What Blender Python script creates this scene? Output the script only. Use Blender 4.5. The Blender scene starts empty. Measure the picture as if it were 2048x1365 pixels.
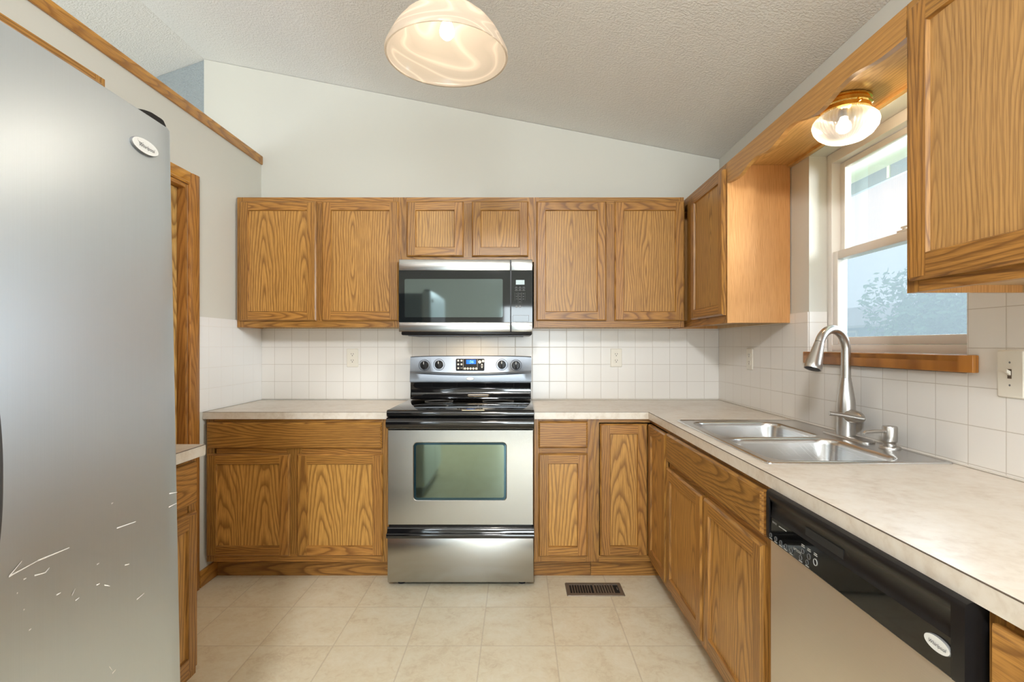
import bpy, bmesh, math, random
from math import pi, sin, cos, sqrt, radians
from mathutils import Vector, Matrix

# ------------------------------------------------------------------ camera, world, daylight
S = bpy.context.scene
COL = S.collection
IMG_W, IMG_H, FPX = 2048.0, 1365.0, 1050.0
EYE = 1.264
cam = bpy.data.cameras.new('camera')
cam.sensor_fit = 'HORIZONTAL'; cam.sensor_width = 36.0
cam.lens = 36.0 * FPX / IMG_W
cam.shift_x = -12.0 / IMG_W
cam.shift_y = 9.5 / IMG_W
cam.clip_start = 0.02
cam_ob = bpy.data.objects.new('camera', cam)
COL.objects.link(cam_ob)
cam_ob.location = (0, 0, EYE); cam_ob.rotation_euler = (pi / 2, 0, 0)
S.camera = cam_ob

W = bpy.data.worlds.new('world'); S.world = W; W.use_nodes = True
bg = W.node_tree.nodes['Background']
bg.inputs[0].default_value = (0.90, 0.95, 1.0, 1); bg.inputs[1].default_value = 0.60
S.view_settings.view_transform = 'Standard'; S.view_settings.look = 'None'
S.view_settings.exposure = 1.06; S.view_settings.gamma = 1.0
S.view_settings.use_curve_mapping = False
S.cycles.use_denoising = True
try: S.cycles.denoiser = 'OPENIMAGEDENOISE'
except Exception: pass
S.cycles.max_bounces = 10; S.cycles.diffuse_bounces = 5; S.cycles.glossy_bounces = 5
S.cycles.transparent_max_bounces = 12
S.cycles.sample_clamp_indirect = 6.0
S.cycles.caustics_reflective = False; S.cycles.caustics_refractive = False

def area_light(name, loc, rot, sx, sy, watts, col):
    d = bpy.data.lights.new(name, 'AREA'); d.shape = 'RECTANGLE'; d.size = sx; d.size_y = sy
    d.energy = watts; d.color = col
    o = bpy.data.objects.new(name, d); COL.objects.link(o); o.location = loc; o.rotation_euler = rot
    return o
# daylight arriving through the patio door behind the camera, and through the windows of the room beyond the half wall
area_light('patio_daylight', (0.465, -4.42, 1.15), (pi / 2, 0, 0), 1.6, 2.0, 90, (0.86, 0.94, 1.0))
area_light('side_room_daylight', (-4.45, 0.6, 1.55), (0, -pi / 2, 0), 1.5, 3.2, 32, (0.90, 0.96, 1.0))
area_light('sink_window_daylight', (2.95, 1.45, 1.95), (radians(78), 0, radians(73)), 1.2, 1.0, 85, (0.93, 0.97, 1.0))
area_light('sink_window_skylight', (2.62, 2.92, 1.95), (radians(66), 0, radians(135)), 0.7, 0.7, 24, (0.80, 0.90, 1.0))

# ------------------------------------------------------------------ node helpers and materials
def new_mat(name):
    m = bpy.data.materials.new(name); m.use_nodes = True
    nt = m.node_tree; return m, nt, nt.nodes['Principled BSDF']

class N:
    def __init__(s, nt): s.nt = nt
    def node(s, t, **kw):
        n = s.nt.nodes.new(t)
        for k, v in kw.items(): setattr(n, k, v)
        return n
    def put(s, sock, v):
        if isinstance(v, bpy.types.NodeSocket): s.nt.links.new(v, sock)
        elif v is not None: sock.default_value = v
    def m(s, op, a, b=None, c=None, clamp=False):
        n = s.node('ShaderNodeMath', operation=op, use_clamp=clamp)
        for i, v in enumerate((a, b, c)):
            if v is not None: s.put(n.inputs[i], v)
        return n.outputs[0]
    def vec(s, x, y, z):
        n = s.node('ShaderNodeCombineXYZ')
        for i, v in enumerate((x, y, z)): s.put(n.inputs[i], v)
        return n.outputs[0]
    def noise(s, v, scale, detail=2.0, rough=0.5, dist=0.0):
        n = s.node('ShaderNodeTexNoise')
        s.put(n.inputs['Vector'], v); n.inputs['Scale'].default_value = scale
        n.inputs['Detail'].default_value = detail; n.inputs['Roughness'].default_value = rough
        n.inputs['Distortion'].default_value = dist
        return n.outputs[0]
    def ramp(s, f, stops, interp='LINEAR'):
        n = s.node('ShaderNodeValToRGB'); s.put(n.inputs[0], f); n.color_ramp.interpolation = interp
        e = n.color_ramp.elements
        while len(e) > 1: e.remove(e[0])
        for i, (p, c) in enumerate(stops):
            el = e[0] if i == 0 else e.new(p)
            el.position = p; el.color = (c[0], c[1], c[2], 1)
        return n.outputs[0]
    def mix(s, f, a, b, blend='MIX'):
        n = s.node('ShaderNodeMix', data_type='RGBA', blend_type=blend)
        s.put(n.inputs[0], f)
        for i, v in ((6, a), (7, b)):
            s.put(n.inputs[i], v if isinstance(v, bpy.types.NodeSocket) else (v[0], v[1], v[2], 1))
        return n.outputs[2]
    def bump(s, h, strength, dist):
        n = s.node('ShaderNodeBump'); s.put(n.inputs['Height'], h)
        n.inputs['Strength'].default_value = strength; n.inputs['Distance'].default_value = dist
        return n.outputs[0]
    def obj(s):
        t = s.node('ShaderNodeTexCoord'); x = s.node('ShaderNodeSeparateXYZ')
        s.nt.links.new(t.outputs['Object'], x.inputs[0])
        return t.outputs['Object'], x.outputs[0], x.outputs[1], x.outputs[2]

def srgb(r, g, b):
    f = lambda c: (c / 255 / 12.92) if c <= 10 else ((c / 255 + 0.055) / 1.055) ** 2.4
    return (f(r), f(g), f(b))

def plain(name, col, rough=0.5, metal=0.0, spec=0.5, coat=0.0, emit=None, estr=0.0):
    m, nt, b = new_mat(name)
    b.inputs['Base Color'].default_value = (*col, 1); b.inputs['Roughness'].default_value = rough
    b.inputs['Metallic'].default_value = metal; b.inputs['Specular IOR Level'].default_value = spec
    b.inputs['Coat Weight'].default_value = coat; b.inputs['Coat Roughness'].default_value = 0.05
    if emit: b.inputs['Emission Color'].default_value = (*emit, 1); b.inputs['Emission Strength'].default_value = estr
    return m

def oak(name, along, light=(0.42, 0.203, 0.045), dark=(0.140, 0.054, 0.011), period=0.17, ring=0.0115, tilt=0.08, rough=0.36, contrast=1.0):
    m, nt, b = new_mat(name); n = N(nt)
    v, x, y, z = n.obj()
    gn = n.node('ShaderNodeNewGeometry'); sp = n.node('ShaderNodeSeparateXYZ'); nt.links.new(gn.outputs['True Normal'], sp.inputs[0])
    pick = n.m('GREATER_THAN', n.m('ABSOLUTE', sp.outputs[0]), n.m('ABSOLUTE', sp.outputs[1]))
    xy = n.m('ADD', n.m('MULTIPLY', y, pick), n.m('MULTIPLY', x, n.m('SUBTRACT', 1.0, pick)))
    s, t = {'v': (z, xy), 'h': (xy, z), 'y': (y, x), 'x': (x, y)}[along]
    geo = n.node('ShaderNodeNewGeometry'); oi = n.node('ShaderNodeObjectInfo')
    r = n.m('FRACT', n.m('ADD', geo.outputs['Random Per Island'], n.m('MULTIPLY', oi.outputs['Random'], 7.13)))
    r2 = n.m('FRACT', n.m('MULTIPLY', r, 13.7))
    t0 = n.m('ADD', t, n.m('MULTIPLY', r, 3.1))
    s0 = n.m('ADD', s, n.m('MULTIPLY', n.m('SUBTRACT', r2, 0.5), 1.1))
    w1 = n.noise(n.vec(n.m('MULTIPLY', s0, 1.6), n.m('MULTIPLY', t0, 7.0), n.m('MULTIPLY', r, 40)), 1.0, 2.0, 0.5)
    w2 = n.noise(n.vec(n.m('MULTIPLY', s0, 7.0), n.m('MULTIPLY', t0, 36.0), n.m('MULTIPLY', r, 90)), 1.0, 2.0, 0.55)
    tw = n.m('ADD', t0, n.m('MULTIPLY', n.m('SUBTRACT', w1, 0.5), 0.055))
    u = n.m('PINGPONG', tw, period / 2)
    d = n.m('MULTIPLY', n.m('ADD', s0, n.m('MULTIPLY', n.m('SUBTRACT', w1, 0.5), 0.9)), tilt)
    rr = n.m('SQRT', n.m('ADD', n.m('MULTIPLY', u, u), n.m('MULTIPLY', d, d)))
    rr = n.m('ADD', rr, n.m('MULTIPLY', n.m('SUBTRACT', w2, 0.5), 0.007))
    ph = n.m('FRACT', n.m('DIVIDE', rr, ring))
    g = n.ramp(ph, [(0.0, (0.0,) * 3), (0.10, (0.12,) * 3), (0.34, (0.72,) * 3), (0.62, (1,) * 3), (0.88, (0.8,) * 3), (1.0, (0.0,) * 3)])
    pores = n.noise(n.vec(n.m('MULTIPLY', s0, 11.0), n.m('MULTIPLY', t0, 330.0), r), 1.0, 2.0, 0.6)
    pm = n.ramp(pores, [(0.34, (0.45,) * 3), (0.54, (1,) * 3)])
    tone = n.noise(n.vec(n.m('MULTIPLY', s0, 0.8), n.m('MULTIPLY', t0, 3.0), n.m('MULTIPLY', r, 60)), 1.0, 1.0)
    gm = n.m('ADD', n.m('MULTIPLY', n.m('SUBTRACT', g, 1.0), 0.80 * contrast), 1.0)
    fac = n.m('MULTIPLY', gm, pm)
    c = n.mix(fac, dark, light)
    vary = n.m('ADD', 0.82, n.m('ADD', n.m('MULTIPLY', r2, 0.24), n.m('MULTIPLY', tone, 0.16)))
    c = n.mix(1.0, c, n.vec(vary, n.m('MULTIPLY', vary, n.m('ADD', 0.97, n.m('MULTIPLY', r, 0.05))), vary), 'MULTIPLY')
    nt.links.new(c, b.inputs['Base Color'])
    b.inputs['Roughness'].default_value = rough
    b.inputs['Specular IOR Level'].default_value = 0.45
    nt.links.new(n.bump(fac, 0.10, 0.0006), b.inputs['Normal'])
    return m

def steel(name, col=(0.60, 0.60, 0.59), rough=0.27, aniso=0.0, rot=0.0, streak='x', st=0.05):
    m, nt, b = new_mat(name); n = N(nt)
    v, x, y, z = n.obj()
    a = {'x': (n.m('MULTIPLY', n.m('ADD', x, y), 3.0), n.m('MULTIPLY', z, 900.0)),
         'z': (n.m('MULTIPLY', n.m('ADD', x, y), 900.0), n.m('MULTIPLY', z, 3.0)),
         'y': (n.m('MULTIPLY', y, 3.0), n.m('MULTIPLY', n.m('ADD', x, z), 700.0))}[streak]
    k = n.noise(n.vec(a[0], a[1], 0.0), 1.0, 2.0, 0.6)
    b.inputs['Metallic'].default_value = 1.0
    kk = n.m('ADD', 1.0 - st, n.m('MULTIPLY', k, 2 * st))
    nt.links.new(n.mix(1.0, col, n.vec(kk, kk, kk), 'MULTIPLY'), b.inputs['Base Color'])
    nt.links.new(n.m('ADD', rough - 0.04, n.m('MULTIPLY', k, 0.08)), b.inputs['Roughness'])
    b.inputs['Anisotropic'].default_value = aniso; b.inputs['Anisotropic Rotation'].default_value = rot
    return m

def tiles(name, pu, pv, u0, v0, axis_u, col, grout, wl=0.0028, rough=0.24):
    m, nt, b = new_mat(name); n = N(nt)
    v, x, y, z = n.obj()
    u = x if axis_u == 'x' else y
    def line(c, c0, p):
        f = n.m('FRACT', n.m('ADD', n.m('DIVIDE', n.m('SUBTRACT', c, c0), p), 100.5))
        return n.m('ABSOLUTE', n.m('SUBTRACT', f, 0.5)), p
    du, _ = line(u, u0, pu); dv, _ = line(z, v0, pv)
    eu = n.m('MULTIPLY', du, pu); ev = n.m('MULTIPLY', dv, pv)
    e = n.m('MINIMUM', eu, ev)
    mk = n.ramp(n.m('DIVIDE', e, wl), [(0.28, (1,) * 3), (0.5, (0,) * 3)])
    nz = n.noise(v, 1.6, 1.0)
    cc = n.mix(nz, tuple(k * 0.97 for k in col), tuple(min(1, k * 1.03) for k in col))
    nt.links.new(n.mix(mk, cc, grout), b.inputs['Base Color'])
    nt.links.new(n.m('ADD', rough, n.m('MULTIPLY', mk, 0.6)), b.inputs['Roughness'])
    h = n.ramp(n.m('DIVIDE', e, 0.004), [(0.1, (0,) * 3), (1.0, (1,) * 3)], 'EASE')
    wob = n.noise(v, 9.0, 0.0)
    nt.links.new(n.bump(n.m('ADD', h, n.m('MULTIPLY', wob, 0.3)), 0.22, 0.0010), b.inputs['Normal'])
    return m

M = {}
M['oak_v'] = oak('oak_vertical_grain', 'v')
M['oak_h'] = oak('oak_horizontal_grain', 'h')
M['oak_panel'] = oak('oak_veneer_panel', 'v', light=(0.54, 0.285, 0.070), dark=(0.185, 0.077, 0.016), period=0.23, ring=0.0135, tilt=0.10)
M['oak_h_soft'] = oak('oak_valance_board', 'h', light=(0.46, 0.235, 0.062), dark=(0.27, 0.122, 0.03), period=0.3, ring=0.016, contrast=0.7)
M['oak_panel_soft'] = oak('oak_veneer_panel_soft', 'v', light=(0.49, 0.275, 0.093), dark=(0.225, 0.108, 0.034), period=0.26, ring=0.012, tilt=0.10, contrast=0.75)  # fainter grain: wash of light on the near wall cabinet put into the colour
M['oak_y'] = oak('oak_soffit_grain', 'y', light=(0.66, 0.40, 0.14), dark=(0.40, 0.20, 0.05), contrast=0.7)
M['oak_side'] = oak('oak_side_panel', 'v', light=(0.60, 0.315, 0.115), dark=(0.40, 0.18, 0.05), period=0.42, ring=0.007, contrast=0.55)
M['oak_trim_v'] = oak('oak_casing_vertical', 'v', light=(0.42, 0.185, 0.04), dark=(0.19, 0.07, 0.012))
M['oak_trim_h'] = oak('oak_trim_horizontal', 'h', light=(0.56, 0.27, 0.05), dark=(0.26, 0.10, 0.015))
M['oak_door'] = oak('oak_slab_door', 'v', light=(0.78, 0.50, 0.17), dark=(0.24, 0.105, 0.022), period=0.12, ring=0.014, tilt=0.12)
M['oak_sill'] = oak('oak_window_ledge', 'y', light=(0.46, 0.19, 0.035), dark=(0.24, 0.085, 0.014))
M['birch'] = oak('birch_underside', 'y', light=(0.60, 0.45, 0.27), dark=(0.46, 0.31, 0.16), contrast=0.5)
M['steel'] = steel('brushed_steel_front', (0.44, 0.44, 0.425), rough=0.24, aniso=0.75, rot=0.0, streak='x')
M['steel_fridge'] = steel('brushed_steel_refrigerator', (0.63, 0.69, 0.74), rough=0.43, streak='z', st=0.045)
M['steel_dw'] = steel('brushed_steel_dishwasher', (0.76, 0.70, 0.60), rough=0.46, streak='x')
M['steel_sink'] = steel('satin_steel_sink', (0.62, 0.62, 0.62), rough=0.26, streak='y')
M['nickel'] = steel('brushed_nickel', (0.52, 0.50, 0.475), rough=0.29, streak='z', st=0.03)
M['panel_steel'] = steel('control_panel_steel', (0.32, 0.355, 0.40), rough=0.48, streak='x')
M['black_gloss'] = plain('black_gloss_enamel', (0.006, 0.006, 0.007), 0.06, spec=0.6, coat=0.5)
M['black_display'] = plain('black_display_plastic', (0.008, 0.008, 0.009), 0.45, spec=0.2)
M['black_glass'] = plain('black_ceramic_glass', (0.004, 0.004, 0.004), 0.04, spec=0.6)
M['black_satin'] = plain('black_satin_plastic', (0.010, 0.009, 0.009), 0.30, spec=0.22)
M['black_matte'] = plain('black_matte', (0.008, 0.008, 0.008), 0.7)
M['dark_grey'] = plain('dark_grey_plastic', (0.05, 0.05, 0.055), 0.45)
M['oven_glass'] = plain('green_tinted_oven_glass', (0.14, 0.18, 0.145), 0.05, metal=0.9)
M['oven_tint'] = plain('blue_black_glass_border', (0.03, 0.07, 0.09), 0.05, metal=0.6)
M['mw_glass'] = plain('microwave_door_mesh_glass', (0.135, 0.17, 0.17), 0.05, metal=0.85)
M['mw_black'] = plain('microwave_black_glass', (0.008, 0.010, 0.011), 0.04, metal=0.0, spec=0.5)
M['white_badge'] = plain('white_badge', (0.72, 0.72, 0.70), 0.3)
M['scratch'] = plain('bright_scratch', (0.92, 0.92, 0.92), 0.6)
M['grey_mark'] = plain('pale_grey_marking', (0.50, 0.50, 0.48), 0.5)
M['dim_mark'] = plain('dim_grey_marking', (0.16, 0.16, 0.16), 0.5)
M['dark_ink'] = plain('dark_ink', (0.03, 0.03, 0.04), 0.5)
M['lcd'] = plain('lit_blue_display', (0.0, 0.03, 0.2), 0.2, emit=(0.0, 0.10, 0.62), estr=0.9)
M['lcd_txt'] = plain('lit_display_digits', (0.1, 0.5, 0.9), 0.3, emit=(0.10, 0.50, 0.95), estr=1.0)
M['lcd_grey'] = plain('grey_display', (0.30, 0.38, 0.38), 0.25)
M['ivory'] = plain('ivory_plastic', (0.78, 0.74, 0.65), 0.35)
M['brass'] = plain('polished_brass', (0.86, 0.56, 0.16), 0.12, metal=1.0)
M['vinyl'] = plain('white_vinyl_frame', (0.76, 0.72, 0.67), 0.4)
M['register'] = plain('taupe_register_metal', (0.20, 0.155, 0.115), 0.45, metal=0.3)
M['grey_seam'] = plain('laminate_seam', (0.10, 0.07, 0.05), 0.6)
M['caulk'] = plain('white_caulk', (0.70, 0.66, 0.60), 0.5)

def wall_paint(name, col, bump=0.15, scale=90.0, rough=0.75, dist=0.0015, detail=3.0):
    m, nt, b = new_mat(name); n = N(nt); v, x, y, z = n.obj()
    k = n.noise(v, 0.7, 1.0)
    nt.links.new(n.mix(k, tuple(c * 0.985 for c in col), tuple(c * 1.015 for c in col)), b.inputs['Base Color'])
    b.inputs['Roughness'].default_value = rough; b.inputs['Specular IOR Level'].default_value = 0.25
    h = n.noise(v, scale, detail, 0.6)
    nt.links.new(n.bump(n.ramp(h, [(0.40, (0,) * 3), (0.62, (1,) * 3)]), bump, dist), b.inputs['Normal'])
    return m
M['wall'] = wall_paint('wall_paint_warm_white', (0.61, 0.60, 0.545), 0.05)
M['wall_plain'] = wall_paint('wall_paint_plain', (0.66, 0.64, 0.58), 0.05)
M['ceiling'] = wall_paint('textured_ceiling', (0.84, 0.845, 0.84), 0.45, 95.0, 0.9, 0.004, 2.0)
M['gable'] = wall_paint('shade_tinted_textured_plaster', (0.33, 0.37, 0.385), 0.75, 95.0, 0.9, 0.004, 2.0)  # ceiling texture, darkened to blue-grey to paint the gable's shade

def laminate():
    m, nt, b = new_mat('beige_laminate'); n = N(nt); v, x, y, z = n.obj()
    a = n.noise(v, 6.0, 5.0, 0.65, 0.6); c = n.noise(v, 38.0, 4.0, 0.6, 0.4)
    k = n.m('ADD', n.m('MULTIPLY', a, 0.55), n.m('MULTIPLY', c, 0.45))
    nt.links.new(n.ramp(k, [(0.34, (0.60, 0.515, 0.42)), (0.5, (0.71, 0.645, 0.56)), (0.66, (0.76, 0.71, 0.64))]), b.inputs['Base Color'])
    b.inputs['Roughness'].default_value = 0.30; b.inputs['Specular IOR Level'].default_value = 0.45
    return m
M['laminate'] = laminate()

def vinyl_floor():
    m, nt, b = new_mat('cream_vinyl_floor'); n = N(nt); v, x, y, z = n.obj()
    def ln(c, c0, p):
        f = n.m('FRACT', n.m('ADD', n.m('DIVIDE', n.m('SUBTRACT', c, c0), p), 100.5))
        return n.m('MULTIPLY', n.m('ABSOLUTE', n.m('SUBTRACT', f, 0.5)), p)
    e = n.m('MINIMUM', ln(x, -0.155, 0.3115), ln(y, 2.5376, 0.328))
    mk = n.ramp(n.m('DIVIDE', e, 0.006), [(0.25, (1,) * 3), (0.6, (0,) * 3)])
    cell = n.vec(n.m('FLOOR', n.m('DIVIDE', n.m('ADD', x, 0.155), 0.3115)), n.m('FLOOR', n.m('DIVIDE', n.m('SUBTRACT', y, 2.5376), 0.328)), 0.0)
    wn = n.node('ShaderNodeTexWhiteNoise'); nt.links.new(cell, wn.inputs['Vector'])
    off = n.node('ShaderNodeVectorMath', operation='MULTIPLY_ADD')
    nt.links.new(wn.outputs['Color'], off.inputs[0]); off.inputs[1].default_value = (9, 9, 9); nt.links.new(v, off.inputs[2])
    a = n.noise(off.outputs[0], 5.0, 6.0, 0.68, 0.8); c = n.noise(off.outputs[0], 30.0, 4.0, 0.65, 1.2)
    k = n.m('ADD', n.m('MULTIPLY', a, 0.6), n.m('MULTIPLY', c, 0.4))
    col = n.ramp(k, [(0.34, (0.70, 0.59, 0.41)), (0.48, (0.82, 0.74, 0.55)), (0.62, (0.87, 0.81, 0.64))])
    nt.links.new(n.mix(n.m('MULTIPLY', mk, 0.55), col, (0.58, 0.49, 0.35)), b.inputs['Base Color'])
    b.inputs['Roughness'].default_value = 0.36; b.inputs['Specular IOR Level'].default_value = 0.4
    nt.links.new(n.bump(n.m('SUBTRACT', 1.0, mk), 0.25, 0.001), b.inputs['Normal'])
    return m
M['floor'] = vinyl_floor()
TILE = (0.80, 0.775, 0.735); GROUT = (0.52, 0.475, 0.42)
M['tile_back'] = tiles('white_tile_back', 0.1112, 0.1112, -0.0185, 0.921, 'x', TILE, GROUT)
M['tile_right'] = tiles('white_tile_right', 0.1183, 0.1112, 1.397, 0.924, 'y', TILE, GROUT)
M['tile_left'] = tiles('white_tile_left', 0.1183, 0.1112, 2.70, 0.924, 'y', (0.82, 0.815, 0.81), (0.66, 0.64, 0.61))
M['tile_plain'] = plain('white_tile_edge', TILE, 0.2)

def thin_glass(name, tint=(0.97, 1.0, 0.99), refl=0.045):
    m, nt, b = new_mat(name); n = N(nt); nt.nodes.remove(b)
    out = nt.nodes['Material Output']
    t = n.node('ShaderNodeBsdfTransparent'); t.inputs[0].default_value = (*tint, 1)
    g = n.node('ShaderNodeBsdfGlossy'); g.inputs['Roughness'].default_value = 0.02
    lw = n.node('ShaderNodeLayerWeight'); lw.inputs['Blend'].default_value = 0.25
    mx = n.node('ShaderNodeMixShader'); nt.links.new(n.m('MULTIPLY', lw.outputs['Fresnel'], refl * 5, clamp=True), mx.inputs[0])
    nt.links.new(t.outputs[0], mx.inputs[1]); nt.links.new(g.outputs[0], mx.inputs[2]); nt.links.new(mx.outputs[0], out.inputs[0])
    return m
M['glass'] = thin_glass('window_pane_glass')
def screen_mat():
    m, nt, b = new_mat('insect_screen_mesh'); n = N(nt); nt.nodes.remove(b)
    out = nt.nodes['Material Output']
    t = n.node('ShaderNodeBsdfTransparent'); t.inputs[0].default_value = (0.96, 0.98, 1.0, 1)
    d = n.node('ShaderNodeBsdfTranslucent'); d.inputs[0].default_value = (0.135, 0.155, 0.17, 1)
    mx = n.node('ShaderNodeMixShader'); mx.inputs[0].default_value = 0.45
    nt.links.new(t.outputs[0], mx.inputs[1]); nt.links.new(d.outputs[0], mx.inputs[2]); nt.links.new(mx.outputs[0], out.inputs[0])
    return m
M['screen'] = screen_mat()
def lamp_glass(name, col, mode):
    m, nt, b = new_mat(name); n = N(nt); nt.nodes.remove(b)
    out = nt.nodes['Material Output']; v, x, y, z = n.obj()
    tl = n.node('ShaderNodeBsdfTranslucent'); df = n.node('ShaderNodeBsdfDiffuse')
    tr = n.node('ShaderNodeBsdfTransparent'); gl = n.node('ShaderNodeBsdfGlossy'); gl.inputs['Roughness'].default_value = 0.12
    tr.inputs[0].default_value = (1, 0.97, 0.92, 1)
    if mode == 'swirl':
        w = n.noise(n.vec(n.m('ADD', x, n.m('MULTIPLY', z, 1.5)), n.m('SUBTRACT', y, n.m('MULTIPLY', z, 0.8)), n.m('MULTIPLY', z, 3.0)), 2.2, 0.6, 0.4, 0.5)
        f = n.ramp(n.m('FRACT', n.m('MULTIPLY', w, 12.0)), [(0.0, (1,) * 3), (0.10, (0.25,) * 3), (0.3, (0,) * 3), (0.8, (0.1,) * 3), (1.0, (0.9,) * 3)])
        c = n.mix(f, tuple(k * 0.92 for k in col), tuple(min(1, k * 1.3) for k in col))
        a_tr, a_df = 0.20, 0.40
    else:
        c = n.mix(0.0, col, col); a_tr, a_df = 0.5, 0.5
    nt.links.new(c, tl.inputs[0]); nt.links.new(c, df.inputs[0])
    m1 = n.node('ShaderNodeMixShader'); m1.inputs[0].default_value = a_df
    nt.links.new(tl.outputs[0], m1.inputs[1]); nt.links.new(df.outputs[0], m1.inputs[2])
    m2 = n.node('ShaderNodeMixShader'); m2.inputs[0].default_value = a_tr
    nt.links.new(m1.outputs[0], m2.inputs[1]); nt.links.new(tr.outputs[0], m2.inputs[2])
    m3 = n.node('ShaderNodeMixShader'); m3.inputs[0].default_value = 0.08 if mode == 'clear' else 0.015
    nt.links.new(m2.outputs[0], m3.inputs[1]); nt.links.new(gl.outputs[0], m3.inputs[2])
    nt.links.new(m3.outputs[0], out.inputs[0])
    return m
M['alabaster'] = lamp_glass('swirled_alabaster_glass', (0.60, 0.545, 0.475), 'swirl')
M['ribbed'] = lamp_glass('ribbed_clear_glass', (0.50, 0.51, 0.52), 'clear')
M['bulb'] = plain('lit_bulb', (1, 0.9, 0.75), 0.3, emit=(1.0, 0.86, 0.66), estr=3.0)
M['leaf'] = plain('tree_leaf', (0.17, 0.33, 0.17), 0.7)
M['leaf2'] = plain('hedge_leaf', (0.28, 0.38, 0.16), 0.7)
M['bark'] = plain('grey_bark', (0.15, 0.12, 0.09), 0.9)
M['grass'] = wall_paint('lawn_grass', (0.22, 0.32, 0.12), 0.4, 60, 0.9)
M['siding'] = plain('blue_grey_siding', (0.30, 0.36, 0.44), 0.7)
M['shingle'] = wall_paint('pale_grey_shingle', (0.50, 0.48, 0.47), 0.3, 40, 0.9)
M['eave'] = plain('pale_green_soffit', (0.72, 0.78, 0.70), 0.6)
M['fascia'] = wall_paint('blue_grey_fascia', (0.34, 0.40, 0.47), 0.3, 50, 0.7)
M['carpet'] = wall_paint('beige_carpet', (0.46, 0.42, 0.36), 0.8, 160, 0.95, 0.006)

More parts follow.
